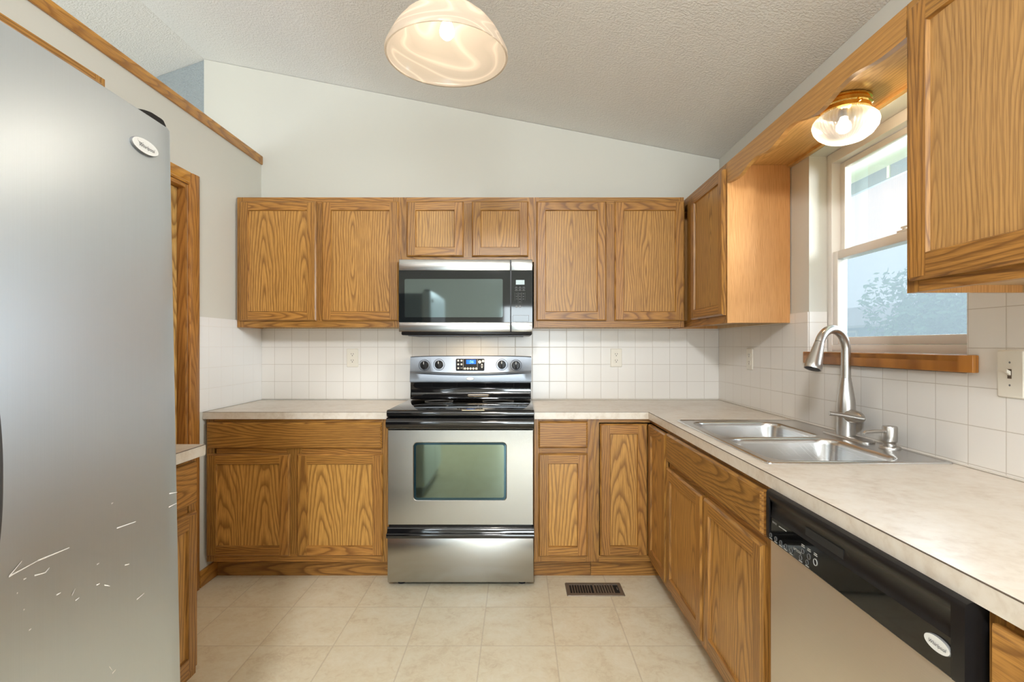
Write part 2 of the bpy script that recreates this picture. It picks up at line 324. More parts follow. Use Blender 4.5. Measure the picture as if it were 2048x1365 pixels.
# ------------------------------------------------------------------ mesh builder
class MB:
    def __init__(s): s.bm = bmesh.new()
    def face(s, pts, m=0, cache=None):
        vs = []
        for p in pts:
            k = (round(p[0], 6), round(p[1], 6), round(p[2], 6))
            if cache is not None and k in cache: v = cache[k]
            else:
                v = s.bm.verts.new(p)
                if cache is not None: cache[k] = v
            if v not in vs: vs.append(v)
        if len(vs) < 3: return
        try: f = s.bm.faces.new(vs)
        except ValueError: return
        f.material_index = m; return f
    def box(s, x0, x1, y0, y1, z0, z1, m=0, b=0.0, seg=2):
        mt = Matrix.Translation(((x0 + x1) / 2, (y0 + y1) / 2, (z0 + z1) / 2)) @ Matrix.Diagonal((abs(x1 - x0), abs(y1 - y0), abs(z1 - z0), 1))
        r = bmesh.ops.create_cube(s.bm, size=1.0, matrix=mt)
        fs = set(f for v in r['verts'] for f in v.link_faces)
        for f in fs: f.material_index = m
        if b > 0:
            es = list(set(e for v in r['verts'] for e in v.link_edges))
            q = bmesh.ops.bevel(s.bm, geom=es, offset=b, segments=seg, profile=0.5, affect='EDGES', clamp_overlap=True)
            for f in q['faces']: f.material_index = m
        return s
    def mbox(s, mp, u0, u1, v0, v1, w0, w1, m=0, b=0.0):
        p, q = Vector(mp(u0, v0, w0)), Vector(mp(u1, v1, w1))
        return s.box(min(p.x, q.x), max(p.x, q.x), min(p.y, q.y), max(p.y, q.y), min(p.z, q.z), max(p.z, q.z), m, b)
    def prism(s, poly, mp, a0, a1, m=0, caps=True):
        """poly of 2-D points, mp(p, q, a) -> 3-D"""
        A = [s.bm.verts.new(mp(p, q, a0)) for p, q in poly]; B = [s.bm.verts.new(mp(p, q, a1)) for p, q in poly]
        n = len(poly)
        for i in range(n):
            f = s.bm.faces.new((A[i], A[(i + 1) % n], B[(i + 1) % n], B[i])); f.material_index = m
        if caps:
            for L in (A[::-1], B):
                f = s.bm.faces.new(L); f.material_index = m
                if n > 4: bmesh.ops.triangulate(s.bm, faces=[f])
        return s
    def loft(s, loops, m=0, close=True, cap0=False, cap1=False):
        R = [[s.bm.verts.new(p) for p in L] for L in loops]
        n = len(R[0])
        for a, b in zip(R, R[1:]):
            for i in range(n if close else n - 1):
                j = (i + 1) % n
                f = s.bm.faces.new((a[i], a[j], b[j], b[i])); f.material_index = m
        if cap0: f = s.bm.faces.new(R[0][::-1]); f.material_index = m
        if cap1: f = s.bm.faces.new(R[-1]); f.material_index = m
        return s
    def lathe(s, prof, c, n=32, m=0, axis='z', cap0=False, cap1=False, rib=0.0, nrib=0):
        c = Vector(c); L = []
        for r, h in prof:
            ring = []
            for i in range(n):
                t = 2 * pi * i / n; rr = max(r, 1e-5) * (1 + rib * cos(nrib * t))
                a, b = rr * cos(t), rr * sin(t)
                d = {'z': (a, b, h), 'y': (a, h, b), 'x': (h, a, b), '-x': (-h, a, b), '-y': (a, -h, b)}[axis]
                ring.append(c + Vector(d))
            L.append(ring)
        return s.loft(L, m, True, cap0, cap1)
    def tube(s, pts, rad, n=16, m=0, cap=True):
        pts = [Vector(p) for p in pts]; k = len(pts)
        if not isinstance(rad, (list, tuple)): rad = [rad] * k
        T = []
        for i in range(k):
            d = pts[min(i + 1, k - 1)] - pts[max(i - 1, 0)]; T.append(d.normalized())
        up = Vector((0, 0, 1)) if abs(T[0].z) < 0.9 else Vector((1, 0, 0))
        nx = T[0].cross(up).normalized(); L = []
        for i in range(k):
            nx = (nx - T[i] * nx.dot(T[i])).normalized(); ny = T[i].cross(nx)
            L.append([pts[i] + (nx * cos(2 * pi * j / n) + ny * sin(2 * pi * j / n)) * rad[i] for j in range(n)])
        return s.loft(L, m, True, cap, cap)
    def text(s, body, size, mp, m=0, shear=0.0, thick=0.0006, align='CENTER'):
        cu = bpy.data.curves.new('t', 'FONT'); cu.body = body; cu.size = size; cu.align_x = align; cu.align_y = 'CENTER'; cu.shear = shear
        cu.resolution_u = 3
        ob = bpy.data.objects.new('t', cu); COL.objects.link(ob)
        dg = bpy.context.evaluated_depsgraph_get(); dg.update()
        me = bpy.data.meshes.new_from_object(ob.evaluated_get(dg))
        vs = [s.bm.verts.new(mp(v.co.x, v.co.y, thick)) for v in me.vertices]
        for p in me.polygons:
            try: f = s.bm.faces.new([vs[i] for i in p.vertices]); f.material_index = m
            except ValueError: pass
        bpy.data.objects.remove(ob); bpy.data.meshes.remove(me); bpy.data.curves.remove(cu)
        return s
    def build(s, name, mats, parent=None, base=None, recalc=True, angle=38, smooth=True):
        if recalc: bmesh.ops.recalc_face_normals(s.bm, faces=s.bm.faces[:])
        b = Vector(base) if base is not None else Vector((0, 0, 0))
        if parent is not None: b = wloc(parent)
        if b.length > 0: bmesh.ops.translate(s.bm, verts=s.bm.verts[:], vec=-b)
        me = bpy.data.meshes.new(name); s.bm.to_mesh(me); s.bm.free()
        if not isinstance(mats, (list, tuple)): mats = [mats]
        for k in mats: me.materials.append(M[k])
        if smooth:
            me.shade_smooth(); me.set_sharp_from_angle(angle=radians(angle))
        o = bpy.data.objects.new(name, me); COL.objects.link(o)
        if parent is not None: o.parent = parent
        elif base is not None: o.location = base
        return o

def wloc(o):
    v = Vector((0, 0, 0))
    while o is not None: v = v + o.location; o = o.parent
    return v
def thing(name, label, cat, loc, group=None):
    o = bpy.data.objects.new(name, None); COL.objects.link(o); o.location = loc; o.empty_display_size = 0.1
    o['label'] = label; o['category'] = cat
    if group: o['group'] = group
    return o
def structure(o, label=None):
    o['kind'] = 'structure'
    if label: o['label'] = label
    return o
def copy_tree(root, loc, label):
    r = root.copy(); COL.objects.link(r); r.location = loc; r['label'] = label
    for c in list(root.children):
        k = c.copy(); COL.objects.link(k); k.parent = r
        for g in list(c.children):
            q = g.copy(); COL.objects.link(q); q.parent = k
    return r
def rrect(cx, cy, hx, hy, r, k=6):
    P = []
    for sx, sy, a0 in ((1, 1, 0), (-1, 1, pi / 2), (-1, -1, pi), (1, -1, 3 * pi / 2)):
        for i in range(k + 1):
            a = a0 + (pi / 2) * i / k
            P.append((cx + sx * (hx - r) + r * cos(a), cy + sy * (hy - r) + r * sin(a)))
    return P
def smooth_path(pts, sub=5):
    out = []; n = len(pts)
    for i in range(n - 1):
        p0, p1, p2, p3 = pts[max(i - 1, 0)], pts[i], pts[i + 1], pts[min(i + 2, n - 1)]
        for k in range(sub):
            t = k / sub
            out.append(tuple(0.5 * ((2 * b) + (-a + c) * t + (2 * a - 5 * b + 4 * c - d) * t * t + (-a + 3 * b - 3 * c + d) * t ** 3) for a, b, c, d in zip(p0, p1, p2, p3)))
    out.append(tuple(pts[-1])); return out

# ------------------------------------------------------------------ room dimensions
D = 3.404            # back wall
XR = 1.305           # right wall
XL = -1.665          # left half wall
XF = -4.2            # far wall of the side room
YR = -4.2            # rear wall
XRIDGE, ZRIDGE, ZR = -2.036, 3.125, 2.476
SLOPE = (ZRIDGE - ZR) / (XR - XRIDGE)
SL2 = 0.35
ZF = ZRIDGE - SL2 * (XRIDGE - XF)
def ceil_z(x): return ZRIDGE - SLOPE * (x - XRIDGE) if x >= XRIDGE else ZRIDGE - SL2 * (XRIDGE - x)

# floor
m = MB(); m.box(XF - 0.1, XR + 0.15, -1.6, D + 0.12, -0.05, 0.0)
structure(m.build('floor', 'floor', smooth=False))
m = MB(); m.box(XF - 0.1, XR + 0.15, YR - 0.12, -1.6, -0.05, 0.0)
structure(m.build('floor_carpet', 'carpet', smooth=False))
# ceiling, two slopes
m = MB(); e = 0.16
m.prism([(XRIDGE, ZRIDGE), (XR + e, ceil_z(XR + e)), (XR + e, ceil_z(XR + e) + 0.1), (XRIDGE, ZRIDGE + 0.1)], lambda p, q, a: (p, a, q), YR - 0.12, D + 0.12)
structure(m.build('ceiling', 'ceiling', smooth=False))
m = MB()
m.prism([(XRIDGE, ZRIDGE), (XF - e, ceil_z(XF - e)), (XF - e, ceil_z(XF - e) + 0.1), (XRIDGE, ZRIDGE + 0.1)], lambda p, q, a: (p, a, q), YR - 0.12, D + 0.12)
structure(m.build('ceiling', 'ceiling', smooth=False))
# back wall: kitchen side painted, textured plaster beyond the ridge, its shade put into the colour
m = MB(); m.prism([(XRIDGE, 0), (XR + 0.15, 0), (XR + 0.15, ceil_z(XR + 0.15) - 0.002), (XRIDGE, ZRIDGE - 0.002)], lambda p, q, a: (p, a, q), D, D + 0.12)
wall_back = structure(m.build('wall_back', 'wall', smooth=False))
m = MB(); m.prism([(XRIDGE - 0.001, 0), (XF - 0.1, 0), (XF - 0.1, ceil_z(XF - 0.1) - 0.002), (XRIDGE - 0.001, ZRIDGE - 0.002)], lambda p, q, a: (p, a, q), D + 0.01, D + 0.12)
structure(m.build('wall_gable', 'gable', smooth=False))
# right wall round the window opening
WY0, WY1, WZ0, WZ1 = 1.519, 2.354, 1.236, 2.114
m = MB(); T = 0.15
zt = ZR - 0.001
m.box(XR, XR + T, WY1, D - 0.001, 0, zt); m.box(XR, XR + T, YR, WY0, 0, zt)
m.box(XR, XR + T, WY0, WY1, 0, WZ0 - 0.04); m.box(XR, XR + T, WY0, WY1, WZ1, zt)
wall_right = structure(m.build('wall_right', 'wall', smooth=False))
# left half wall with a door opening, oak band along its top
DY0, DY1, DZ = 1.885, 2.645, 2.077
HZ = 2.49
m = MB()
m.box(XL - 0.12, XL, DY1, D - 0.001, 0, HZ - 0.02); m.box(XL - 0.12, XL, -0.6, DY0, 0, HZ - 0.02); m.box(XL - 0.12, XL, DY0, DY1, DZ, HZ - 0.02)
wall_left = structure(m.build('wall_left', 'wall', smooth=False))
m = MB(); m.box(XL - 0.13, XL + 0.012, -0.6, D - 0.002, HZ - 0.02, HZ, 0, 0.002); m.box(XL + 0.0005, XL + 0.012, -0.6, D - 0.002, 2.437, HZ - 0.019, 0, 0.002)
structure(m.build('trim_1', 'oak_trim_h'), 'oak band capping the half wall')
# side room and rear walls
m = MB(); m.box(XF - 0.12, XF, YR, -1.1, 0, ZF - 0.03); m.box(XF - 0.12, XF, 2.3, D, 0, ZF - 0.03); m.box(XF - 0.12, XF, -1.1, 2.3, 0, 0.8); m.box(XF - 0.12, XF, -1.1, 2.3, 2.25, ZF - 0.03)
structure(m.build('wall_far', 'wall_plain', smooth=False))
m = MB()
PX0, PX1, PZ = -0.32, 1.25, 2.08
m.box(PX1, XR + 0.15, YR - 0.12, YR, 0, PZ); m.box(XF - 0.1, PX0, YR - 0.12, YR, 0, PZ)
m.prism([(XF - 0.1, PZ), (XR + 0.15, PZ), (XR + 0.15, ceil_z(XR + 0.15) - 0.002), (XRIDGE, ZRIDGE - 0.002), (XF - 0.1, ceil_z(XF - 0.1) - 0.002)], lambda p, q, a: (p, a, q), YR - 0.12, YR)
structure(m.build('wall_rear', 'wall_plain', smooth=False))
m = MB()
for x0, x1 in ((PX0, PX0 + 0.05), (0.43, 0.50), (PX1 - 0.05, PX1)): m.box(x0, x1, YR - 0.09, YR - 0.03, 0.0, PZ)
m.box(PX0, PX1, YR - 0.09, YR - 0.03, PZ - 0.06, PZ); m.box(PX0, PX1, YR - 0.09, YR - 0.03, 0.0, 0.07)
wd = structure(m.build('door_2', 'vinyl'), 'white sliding patio door')
m = MB(); m.face([(PX0, YR - 0.06, 0.05), (PX1, YR - 0.06, 0.05), (PX1, YR - 0.06, PZ - 0.04), (PX0, YR - 0.06, PZ - 0.04)]); m.build('pane', 'glass', wd)
# tiled splashbacks
TZ = 1.416
m = MB(); m.box(XL + 0.006, XR - 0.006, D - 0.006, D - 0.0005, 0.917, TZ)
m.build('tile_backsplash', 'tile_back', wall_back, smooth=False)
m = MB(); zb = 0.917
m.box(XR - 0.006, XR - 0.0005, WY1, D - 0.007, zb, TZ); m.box(XR - 0.006, XR - 0.0005, -0.5, WY0, zb, TZ); m.box(XR - 0.006, XR - 0.0005, WY0, WY1, zb, 1.184)
m.box(XR - 0.0005, XR + 0.078, WY1 - 0.006, WY1 - 0.0005, 1.237, TZ); m.box(XR - 0.0005, XR + 0.078, WY0 + 0.0005, WY0 + 0.006, 1.237, TZ)
m.build('tile_backsplash', 'tile_right', wall_right, smooth=False)
m = MB(); m.box(XL + 0.0005, XL + 0.006, 2.727, D - 0.007, zb, TZ)
m.build('tile_backsplash', 'tile_left', wall_left, smooth=False)
m = MB(); m.box(XR - 0.012, XR - 0.006, -0.27, D - 0.013, 0.9145, 0.920, 0, 0.002); m.build('caulk_line', 'caulk', wall_right)
m = MB(); m.box(0.086, XR - 0.0125, D - 0.012, D - 0.006, 0.9145, 0.920, 0, 0.002); m.build('caulk_line', 'caulk', wall_back)

# ------------------------------------------------------------------ door in the left wall
m = MB()
cw, ct = 0.082, 0.016
def casing(m, mp):   # moulded profile across u, along v
    pass
XC = XL + 0.0005
for (y0, y1, z0, z1, k) in ((DY1, DY1 + cw, 0.0, DZ + cw - 0.02, 0), (DY0 - cw, DY0, 0.0, DZ + cw - 0.02, 0), (DY0 - cw, DY1 + cw, DZ, DZ + cw - 0.02, 1)):
    if k == 0:
        inner = y0 if y0 == DY1 else y1; sg = 1 if y0 == DY1 else -1
        prof = [(0.0, 0.0), (0.0, 0.009), (0.008, 0.012), (0.014, 0.010), (0.022, 0.014), (0.055, 0.017), (0.072, 0.017), (0.082, 0.010), (0.082, 0.0)]
        z1m = DZ
        m.prism([(inner + sg * a, b) for a, b in prof], lambda p, q, a, z1m=z1m: (XC + q, p, a), 0.002, z1, 0)
    else:
        prof = [(0.0, 0.0), (0.0, 0.009), (0.008, 0.012), (0.014, 0.010), (0.022, 0.014), (0.055, 0.0165), (0.06, 0.0165), (0.062, 0.010), (0.062, 0.0)]
        m.prism([(DZ + a, b) for a, b in prof], lambda p, q, a: (XC + q, a, p), DY0 + 0.001, DY1 - 0.001, 1)
jm = 0.11
m.box(XL - 0.118, XL + 0.0, DY1 - 0.018, DY1 - 0.001, 0.002, DZ - 0.001, 0); m.box(XL - 0.118, XL, DY0 + 0.001, DY0 + 0.018, 0.002, DZ - 0.001, 0); m.box(XL - 0.118, XL, DY0 + 0.018, DY1 - 0.018, DZ - 0.019, DZ - 0.001, 1)
d1 = structure(m.build('door_1', ['oak_trim_v', 'oak_trim_h']), 'oak cased doorway in the left wall')
m = MB(); m.box(XL - 0.075, XL - 0.040, DY0 + 0.021, DY1 - 0.021, 0.01, DZ - 0.022, 0, 0.002)
slab = m.build('door_slab', 'oak_door', d1)
m = MB(); m.lathe([(0.028, 0), (0.028, 0.006), (0.011, 0.012), (0.011, 0.03), (0.024, 0.036), (0.027, 0.048), (0.02, 0.06), (0.0, 0.062)], (XL - 0.040, DY0 + 0.09, 0.95), 20, 0, 'x')
m.build('door_knob', 'brass', slab)
m = MB(); m.box(XL + 0.0005, XL + 0.014, 2.73, 2.885, 0.001, 0.085, 0, 0.002)
structure(m.build('baseboard_left', 'oak_trim_h'))

# ------------------------------------------------------------------ cabinets
def MBK(Y0): return lambda u, v, w: (u, Y0 - w, v)          # faces -y (back run)
def MRT(X0): return lambda u, v, w: (X0 - w, u, v)          # faces -x (right run)
def MLF(X0): return lambda u, v, w: (X0 + w, u, v)          # faces +x (left run)
DT = 0.019
def panel_door(parent, mp, u0, u1, v0, v1, sw=0.052, name='door', t0=0.0008, pmat='oak_panel'):
    t, c, g = DT, 0.007, 0.009
    m = MB(); P = lambda u, v, w: mp(u, v, w + t0)
    def ring(side, mat):
        C = {}
        F = lambda *q: m.face([P(*k) for k in q], mat, C)
        a, b_, cc, dd = u0, u1, v0, v1
        i = sw; j = sw + 0.004
        if side in 'LR':
            e = u0 if side == 'L' else u1; s = 1 if side == 'L' else -1
            F((e, cc, 0), (e, dd, 0), (e, dd, t - c), (e, cc, t - c))
            F((e, cc, t - c), (e, dd, t - c), (e + s * c, dd - c, t), (e + s * c, cc + c, t))
            F((e + s * c, cc + c, t), (e + s * c, dd - c, t), (e + s * i, dd - c, t), (e + s * i, dd - i, t), (e + s * i, cc + i, t), (e + s * i, cc + c, t))
            F((e + s * i, cc + i, t), (e + s * i, dd - i, t), (e + s * j, dd - j, t - g), (e + s * j, cc + j, t - g))
        else:
            e = v1 if side == 'T' else v0; s = -1 if side == 'T' else 1
            F((a, e, 0), (b_, e, 0), (b_, e, t - c), (a, e, t - c))
            F((a, e, t - c), (b_, e, t - c), (b_ - c, e + s * c, t), (b_ - i, e + s * c, t), (a + i, e + s * c, t), (a + c, e + s * c, t))
            F((a + i, e + s * c, t), (b_ - i, e + s * c, t), (b_ - i, e + s * i, t), (a + i, e + s * i, t))
            F((a + i, e + s * i, t), (b_ - i, e + s * i, t), (b_ - j, e + s * j, t - g), (a + j, e + s * j, t - g))
    ring('L', 0); ring('R', 0); ring('T', 1); ring('B', 1)
    m.face([P(u0, v0, 0), P(u1, v0, 0), P(u1, v1, 0), P(u0, v1, 0)], 0)
    d = m.build(name, ['oak_v', 'oak_h'], parent, angle=20)
    m = MB(); j = sw + 0.002
    m.mbox(P, u0 + j, u1 - j, v0 + j, v1 - j, t - g - 0.005, t - g)
    m.build('door_panel', pmat, d, smooth=False)
    return d
def drawer_front(parent, mp, u0, u1, v0, v1, name='drawer_front', t0=0.0008):
    t, c = DT, 0.008
    m = MB(); P = lambda u, v, w: mp(u, v, w + t0)
    L = [[P(u0 + k, v0 + k, w), P(u1 - k, v0 + k, w), P(u1 - k, v1 - k, w), P(u0 + k, v1 - k, w)] for k, w in ((0, 0), (0, t - c), (c * 0.35, t - c * 0.25), (c, t))] if False else None
    loops = []
    for k, w in ((0, 0), (0, t - c), (c * 0.5, t - c * 0.45), (c, t)):
        loops.append([P(u0 + k, v0 + k, w), P(u1 - k, v0 + k, w), P(u1 - k, v1 - k, w), P(u0 + k, v1 - k, w)])
    m.loft(loops, 0, True, True, True)
    return m.build(name, 'oak_h', parent, angle=15)

def face_frame(m, mp, u0, u1, v0, v1, stiles, rails, sw=0.045, lw=None, rw=None, tr=0.04, br=0.04):
    """stiles: list of (u_a,u_b); rails: list of (v_a,v_b). slots 0 = vertical grain, 1 = horizontal"""
    t = -0.019
    lw = sw if lw is None else lw; rw = sw if rw is None else rw
    m.mbox(mp, u0 + 0.001, u0 + lw, v0, v1, t, 0, 0); m.mbox(mp, u1 - rw, u1 - 0.001, v0, v1, t, 0, 0)
    for a in (u0, u1 - 0.001): m.mbox(mp, a, a + 0.001, v0, v1, -0.0195, -0.0002, 2)
    m.mbox(mp, u0 + lw, u1 - rw, v1 - tr, v1, t, -0.0004, 1); m.mbox(mp, u0 + lw, u1 - rw, v0, v0 + br, t, -0.0004, 1)
    for a, b in stiles: m.mbox(mp, a, b, v0 + br, v1 - tr, t, -0.0002, 0)
    for a, b, va, vb in rails: m.mbox(mp, a, b, va, vb, t, -0.0004, 1)

def wall_cabinet(label, mp, u0, u1, v0, v1, depth, doors, stiles=(), sw=0.052, ff=None, side_mat='oak_side', group='oak wall cabinets'):
    p = (Vector(mp(u0, v0, -depth)) + Vector(mp(u1, v0, 0))) / 2
    t = thing('wall_cabinet', label, 'cabinet', p, group)
    m = MB()
    kw = dict(sw=0.04); kw.update(ff or {})
    face_frame(m, mp, u0, u1, v0, v1, stiles, [], **kw)
    w = -0.0195; k = 0.012
    m.mbox(mp, u0, u0 + k, v0 + 0.001, v1 - 0.001, -depth, w, 2); m.mbox(mp, u1 - k, u1, v0 + 0.001, v1 - 0.001, -depth, w, 2)
    m.mbox(mp, u0 + k, u1 - k, v0 + 0.020, v0 + 0.032, -depth, w, 3); m.mbox(mp, u0 + k, u1 - k, v1 - 0.014, v1 - 0.002, -depth, w, 3)
    m.mbox(mp, u0 + k, u1 - k, v0 + 0.033, v1 - 0.015, -depth, -depth + 0.006, 3)
    m.mbox(mp, u0 + k, u1 - k, v0 + 0.001, v0 + 0.0195, -depth, -depth + 0.015, 3)
    m.build('cabinet_body', ['oak_v', 'oak_h', side_mat, 'birch'], t, smooth=False)
    for (a, b, c, d) in doors: panel_door(t, mp, a, b, c, d, sw, pmat='oak_panel_soft' if sw > 0.06 else 'oak_panel')
    return t

GU = 'oak wall cabinets'
UY = D - 0.305
BK = MBK(UY); UZ0, UZ1, UD = 1.373, 2.1405, 0.303
DZ0, DZ1 = 1.411, 2.113
wall_cabinet('two-door oak wall cabinet in the back left corner, left of the microwave', BK, XL + 0.008, -0.6985, UZ0, UZ1, UD - 0.003,
             [(-1.637, -1.186, DZ0, DZ1), (-1.151, -0.702, DZ0, DZ1)], [(-1.20, -1.14)])
wall_cabinet('short two-door oak wall cabinet directly above the microwave', BK, -0.6975, 0.0935, 1.7595, UZ1, UD - 0.003,
             [(-0.654, -0.320, 1.789, DZ1), (-0.271, 0.061, 1.789, DZ1)], [(-0.33, -0.26)], ff=dict(br=0.033))
wall_cabinet('two-door oak wall cabinet on the back wall right of the microwave', BK, 0.0945, 0.9795, UZ0, UZ1, UD - 0.003,
             [(0.1085, 0.519, DZ0, DZ1), (0.568, 0.978, DZ0, DZ1)], [(0.505, 0.58)], ff=dict(lw=0.03, rw=0.03))
UX = 1.0
RT = MRT(UX)
wall_cabinet('narrow oak wall cabinet on the right wall showing its plain side to the window', RT, 2.508, D - 0.008, UZ0, UZ1, UD - 0.003,
             [(2.522, 2.985, DZ0, DZ1)], [(2.98, 3.10)], ff=dict(sw=0.04))
wall_cabinet('large oak wall cabinet at the upper right, nearest the camera beside the window', RT, 0.44, 1.3496, 1.399, UZ1, UD - 0.003,
             [(0.90, 1.3256, 1.427, DZ1), (0.46, 0.885, 1.427, DZ1)], [(0.87, 0.92)], sw=0.062)
LF = MLF(XL + 0.305)
wall_cabinet('oak wall cabinet above the small counter, between the refrigerator and the doorway', LF, 1.235, 1.729, UZ0, UZ1, UD - 0.003,
             [(1.262, 1.700, DZ0, DZ1)])
wall_cabinet('short oak wall cabinet above the refrigerator, only its top edge showing', LF, 0.285, 1.234, 1.85, UZ1, UD - 0.003,
             [(0.31, 0.75, 1.88, DZ1), (0.78, 1.21, 1.88, DZ1)], [(0.74, 0.79)])

GB = 'oak base cabinets'
BZ0, BZ1 = 0.1145, 0.8755
def base_cabinet(label, mp, u0, u1, depth, doors, drawers, stiles=(), rails=(), toe=True, ff=None, mid=None, sides=(True, True), toe_u=None, sw=0.052):
    p = (Vector(mp(u0, 0, -depth)) + Vector(mp(u1, 0, 0))) / 2
    t = thing('base_cabinet', label, 'cabinet', p, GB)
    m = MB()
    kw = dict(sw=0.04); kw.update(ff or {})
    face_frame(m, mp, u0, u1, BZ0, BZ1, stiles, list(rails), **kw)
    w, k = -0.0195, 0.012
    if sides[0]: m.mbox(mp, u0, u0 + k, BZ0, BZ1, -depth, w, 2)
    if sides[1]: m.mbox(mp, u1 - k, u1, BZ0, BZ1, -depth, w, 2)
    m.mbox(mp, u0 + k, u1 - k, BZ0 + 0.002, BZ0 + 0.014, -depth, w, 3)
    m.mbox(mp, u0 + k, u1 - k, BZ0 + 0.015, BZ1 - 0.02, -depth, -depth + 0.006, 3)
    m.build('cabinet_body', ['oak_v', 'oak_h', 'oak_side', 'birch'], t, smooth=False)
    if toe:
        m = MB(); a, b = toe_u or (u0, u1)
        m.mbox(mp, a, b, 0.001, BZ0 - 0.0005, -0.105, -0.091)
        m.build('toe_kick', 'oak_h', t, smooth=False)
    for d in drawers: drawer_front(t, mp, *d)
    for d in doors: panel_door(t, mp, *d, sw=sw)
    return t
BY = D - 0.61
BB = MBK(BY)
base_cabinet('wide oak base cabinet left of the stove with one long drawer front over two doors', BB, XL + 0.008, -0.6865, 0.60,
             [(-1.650, -1.210, 0.149, 0.690), (-1.170, -0.716, 0.149, 0.690)], [(-1.650, -0.720, 0.720, 0.857)],
             [(-1.23, -1.15)], [(XL + 0.06, -0.727, 0.68, 0.73)], ff=dict(sw=0.04))
base_cabinet('narrow oak base cabinet right of the stove with one drawer over one door', BB, 0.0865, 0.398, 0.60,
             [(0.1085, 0.3685, 0.147, 0.693)], [(0.1085, 0.3685, 0.722, 0.863)], [], [(0.12, 0.36, 0.685, 0.735)])
# corner unit: L-shaped body, folding door in the inside corner
FX = 0.706
cor = thing('base_cabinet', 'oak corner base cabinet with a folding door wrapping the inside corner', 'cabinet', (0.85, 3.0, 0), GB)
m = MB(); RB = MRT(FX)
m.mbox(BB, 0.399, 0.431, BZ0, BZ1, -0.019, 0, 0); m.mbox(BB, 0.431, FX, BZ1 - 0.02, BZ1, -0.019, 0, 1); m.mbox(BB, 0.431, FX, BZ0, 0.148, -0.019, 0, 1)
m.mbox(RB, 2.451, BY, BZ1 - 0.02, BZ1, -0.019, 0, 1); m.mbox(RB, 2.451, BY, BZ0, 0.148, -0.019, 0, 1)
m.box(0.40, 0.412, BY + 0.02, D - 0.012, BZ0, BZ1, 2); m.box(FX + 0.02, XR - 0.01, 2.452, 2.464, BZ0, BZ1, 2)
m.box(0.413, XR - 0.01, BY + 0.02, D - 0.012, BZ0 + 0.002, BZ0 + 0.014, 3); m.box(FX + 0.02, XR - 0.01, 2.465, BY + 0.019, BZ0 + 0.002, BZ0 + 0.014, 3)
m.build('cabinet_body', ['oak_v', 'oak_h', 'oak_side', 'birch'], cor, smooth=False)
panel_door(cor, MBK(BY - 0.001), 0.4345, 0.686, 0.150, 0.850)
panel_door(cor, MRT(FX - 0.001), 2.456, 2.774, 0.150, 0.850)
m = MB(); m.box(0.40, FX + 0.091, BY + 0.091, BY + 0.105, 0.001, BZ0 - 0.001); m.box(FX + 0.091, FX + 0.105, 2.456, BY + 0.0905, 0.001, BZ0 - 0.001)
m.build('toe_kick', 'oak_h', cor, smooth=False)
base_cabinet('oak sink base cabinet on the right with a false drawer front over two doors', RB, 1.447, 2.449, 0.585,
             [(1.975, 2.437, 0.150, 0.700), (1.483, 1.950, 0.150, 0.700)], [(1.483, 2.437, 0.728, 0.858)], [(1.93, 1.99)], [(1.49, 2.41, 0.69, 0.74)])
base_cabinet('oak base cabinet at the lower right corner, near side of the dishwasher', RB, -0.25, 0.786, 0.585,
             [(0.28, 0.768, 0.150, 0.700), (-0.235, 0.255, 0.150, 0.700)], [(0.28, 0.768, 0.728, 0.858), (-0.235, 0.255, 0.728, 0.858)], [(0.24, 0.30)], [(-0.2, 0.74, 0.69, 0.74)])
LB = MLF(-1.133)
base_cabinet('small oak base cabinet on the left between the refrigerator and the doorway', LB, 1.228, 1.846, 0.525,
             [(1.250, 1.828, 0.150, 0.690)], [(1.250, 1.828, 0.718, 0.862)], [], [(1.27, 1.80, 0.68, 0.73)])

# ------------------------------------------------------------------ countertops
CT0, CT1 = 0.8765, 0.914
def countertop(label, boxes, edges, loc):
    t = thing('countertop', label, 'countertop', loc, 'laminate countertops')
    m = MB()
    for b in boxes: m.box(*b, CT0 + 0.0005, CT1)
    m.build('worktop', 'laminate', t, smooth=False)
    m = MB()
    for (x0, x1, y0, y1) in edges:
        m.box(x0, x1, y0, y1, CT0, CT1 - 0.002, 0); 
        q = 0.0004
        m.box(x0 - q, x1 + q, y0 - q, y1 + q, CT1 - 0.0019, CT1 - 0.0003, 1)
    m.build('front_edge', ['laminate', 'grey_seam'], t, smooth=False)
    return t
CY = D - 0.635; CX = 0.688
countertop('beige laminate countertop left of the stove in the back left corner', [(XL + 0.002, -0.686, CY + 0.002, D - 0.007)], [(XL + 0.002, -0.686, CY, CY + 0.002)], (-1.17, 3.08, CT0))
SX0, SX1, SY0, SY1 = 0.757, 1.272, 1.572, 2.418
countertop('long beige laminate countertop running from the stove round the corner and past the sink',
           [(0.086, CX, CY + 0.002, D - 0.007), (CX, XR - 0.007, CY + 0.002, D - 0.007), (CX + 0.002, XR - 0.007, SY1, CY + 0.002), (CX + 0.002, XR - 0.007, -0.27, SY0),
            (CX + 0.002, SX0, SY0, SY1), (SX1, XR - 0.007, SY0, SY1)], [(0.086, CX + 0.002, CY, CY + 0.002), (CX, CX + 0.002, -0.27, CY)], (0.95, 1.6, CT0))
countertop('small beige laminate countertop jutting out beside the refrigerator on the left', [(XL + 0.002, -1.112, 1.225, 1.8655)],
           [(-1.112, -1.110, 1.225, 1.8655), (XL + 0.002, -1.112, 1.8655, 1.8667)], (-1.38, 1.55, CT0))

